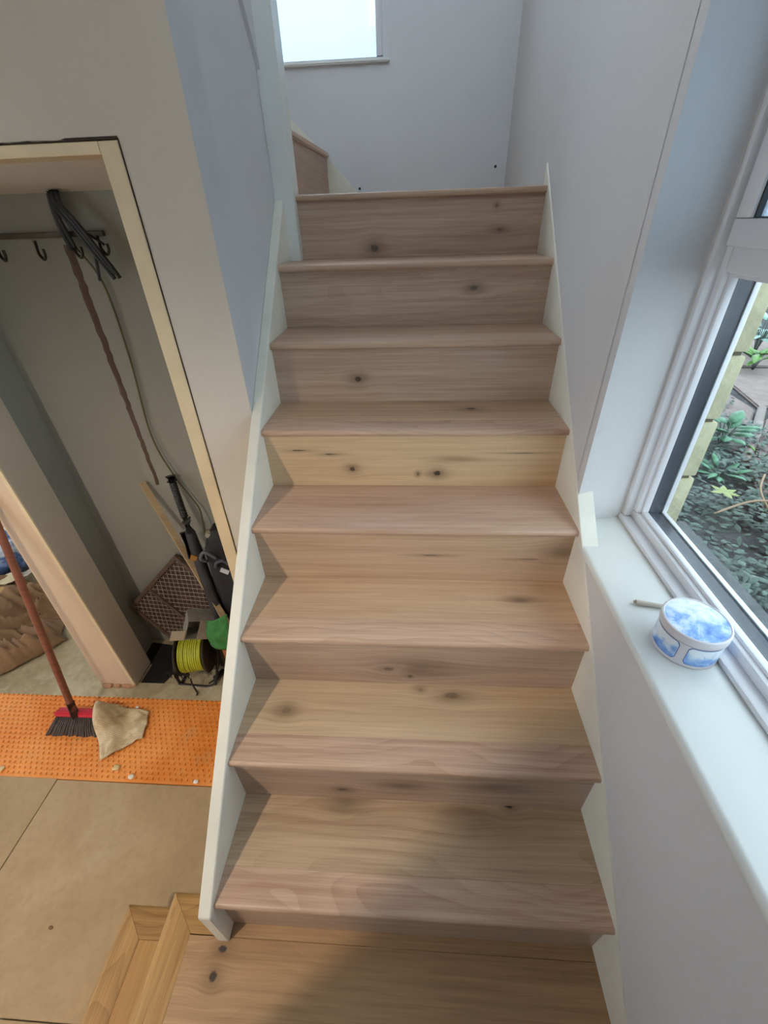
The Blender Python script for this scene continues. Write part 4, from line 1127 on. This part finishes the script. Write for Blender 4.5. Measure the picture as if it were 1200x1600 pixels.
L_pale = mat_leaf('pale_leaf', srgb(120, 160, 140), srgb(170, 196, 190))
def plant(pos, n, L, w, mat, label, spread=1.0, h=0.12):
    t = thing('leafy_plant', pos, label, 'plant', 'plants outside the window')
    p = Vector(pos)
    b = bmesh.new()
    for k in range(n):
        a = 2*PI*k/n + random.uniform(-0.3, 0.3); e = random.uniform(0.15, 0.9)
        base = p + Vector((0.05*math.cos(a), 0.05*math.sin(a), h*random.uniform(0.5, 1)))
        tube(b, [p + Vector((0, 0, -0.02)), (p+base)/2 + Vector((0, 0, 0.02)), base], 0.004, 5)
        bl = bmesh.new(); leaf(bl, base, (math.cos(a)*spread, math.sin(a)*spread, e), L*random.uniform(0.75, 1.15), w*random.uniform(0.8, 1.1))
        o = obj('leaf', bl, mat, t, smooth=True); sm_ = o.modifiers.new('thickness', 'SOLIDIFY'); sm_.thickness = 0.002
    obj('stems', b, L_ivy, t, smooth=True)
plant((2.16, 2.60, 0.08), 13, 0.17, 0.09, L_mid, 'broad-leaved green plant by the stone reveal outside the window', h=0.2)
plant((3.50, 4.40, 0.08), 12, 0.26, 0.09, L_bri, 'bright green leafy plant beside the upper paving slab outside', h=0.22)
plant((3.85, 4.95, 0.08), 16, 0.36, 0.11, L_pale, 'pale green tall plant at the far end of the paving outside', h=0.4)
plant((1.92, 2.18, 0.08), 10, 0.15, 0.05, L_mid, 'low narrow-leaved green plant under the broad-leaved one outside', h=0.08)
plant((2.32, 2.42, 0.09), 4, 0.07, 0.03, L_bri, 'small lime seedling beside the log outside', h=0.05)
# ivy ground cover
b_ = bmesh.new()
def ivy_ok(x, y):
    if x < 0.85: return False
    # keep off the slabs: bed lies between the house and the paving
    return y < 1.25*(x-0.8)+1.3 and (x + 0.25*mnoise.noise(Vector((x*2, y*2, 0)))) < 2.25+0.12*y - max(0, 1.2-y)*0.3
cnt = 0
while cnt < 5200:
    x = random.uniform(0.85, 3.0); y = random.uniform(-0.3, 3.4)
    if not ivy_ok(x, y): continue
    dens = mnoise.noise(Vector((x*2.2, y*2.2, 4)))
    if x < 1.35 and random.random() < 0.72: continue
    if dens < -0.25 and random.random() < 0.7: continue
    a = random.uniform(0, 2*PI); hgt = 0.08 + 0.10*random.random()*(1+dens)
    leaf(b_, (x, y, hgt), (math.cos(a), math.sin(a), random.uniform(-0.2, 0.5)), random.uniform(0.03, 0.06), random.uniform(0.018, 0.035))
    cnt += 1
obj('ivy_bed', b_, L_ivy, smooth=True, label='dark green ivy ground cover between the house and the paving', cat='ivy', kind='stuff')
# fallen yellow leaf and dry twigs
b_ = bmesh.new()
for a in (0.2, 1.1, 2.0, -0.7, -1.6, 3.2): leaf(b_, (1.70, 1.81, 0.215), (math.cos(a), math.sin(a), 0.1), 0.075, 0.035, curl=0.1)
o = obj('fallen_leaf', b_, L_yel, smooth=True, label='lobed yellow-green leaf on top of the ivy outside', cat='leaf')
for i, pts in enumerate(([(1.75, 1.30, 0.16), (1.80, 1.55, 0.20), (1.88, 1.80, 0.22), (2.05, 2.02, 0.20)], [(1.55, 1.62, 0.20), (1.78, 1.68, 0.24), (1.95, 1.62, 0.22), (2.05, 1.45, 0.18)])):
    b_ = bmesh.new(); tube(b_, smooth_path(pts, 5), 0.006, 6)
    obj('dry_twig', b_, plain('twig_%d' % i, srgb(150, 124, 98), 0.8), smooth=True, label=('long dry brown twig lying along the ivy outside', 'arched dry brown twig lying across the ivy outside')[i], cat='twig')
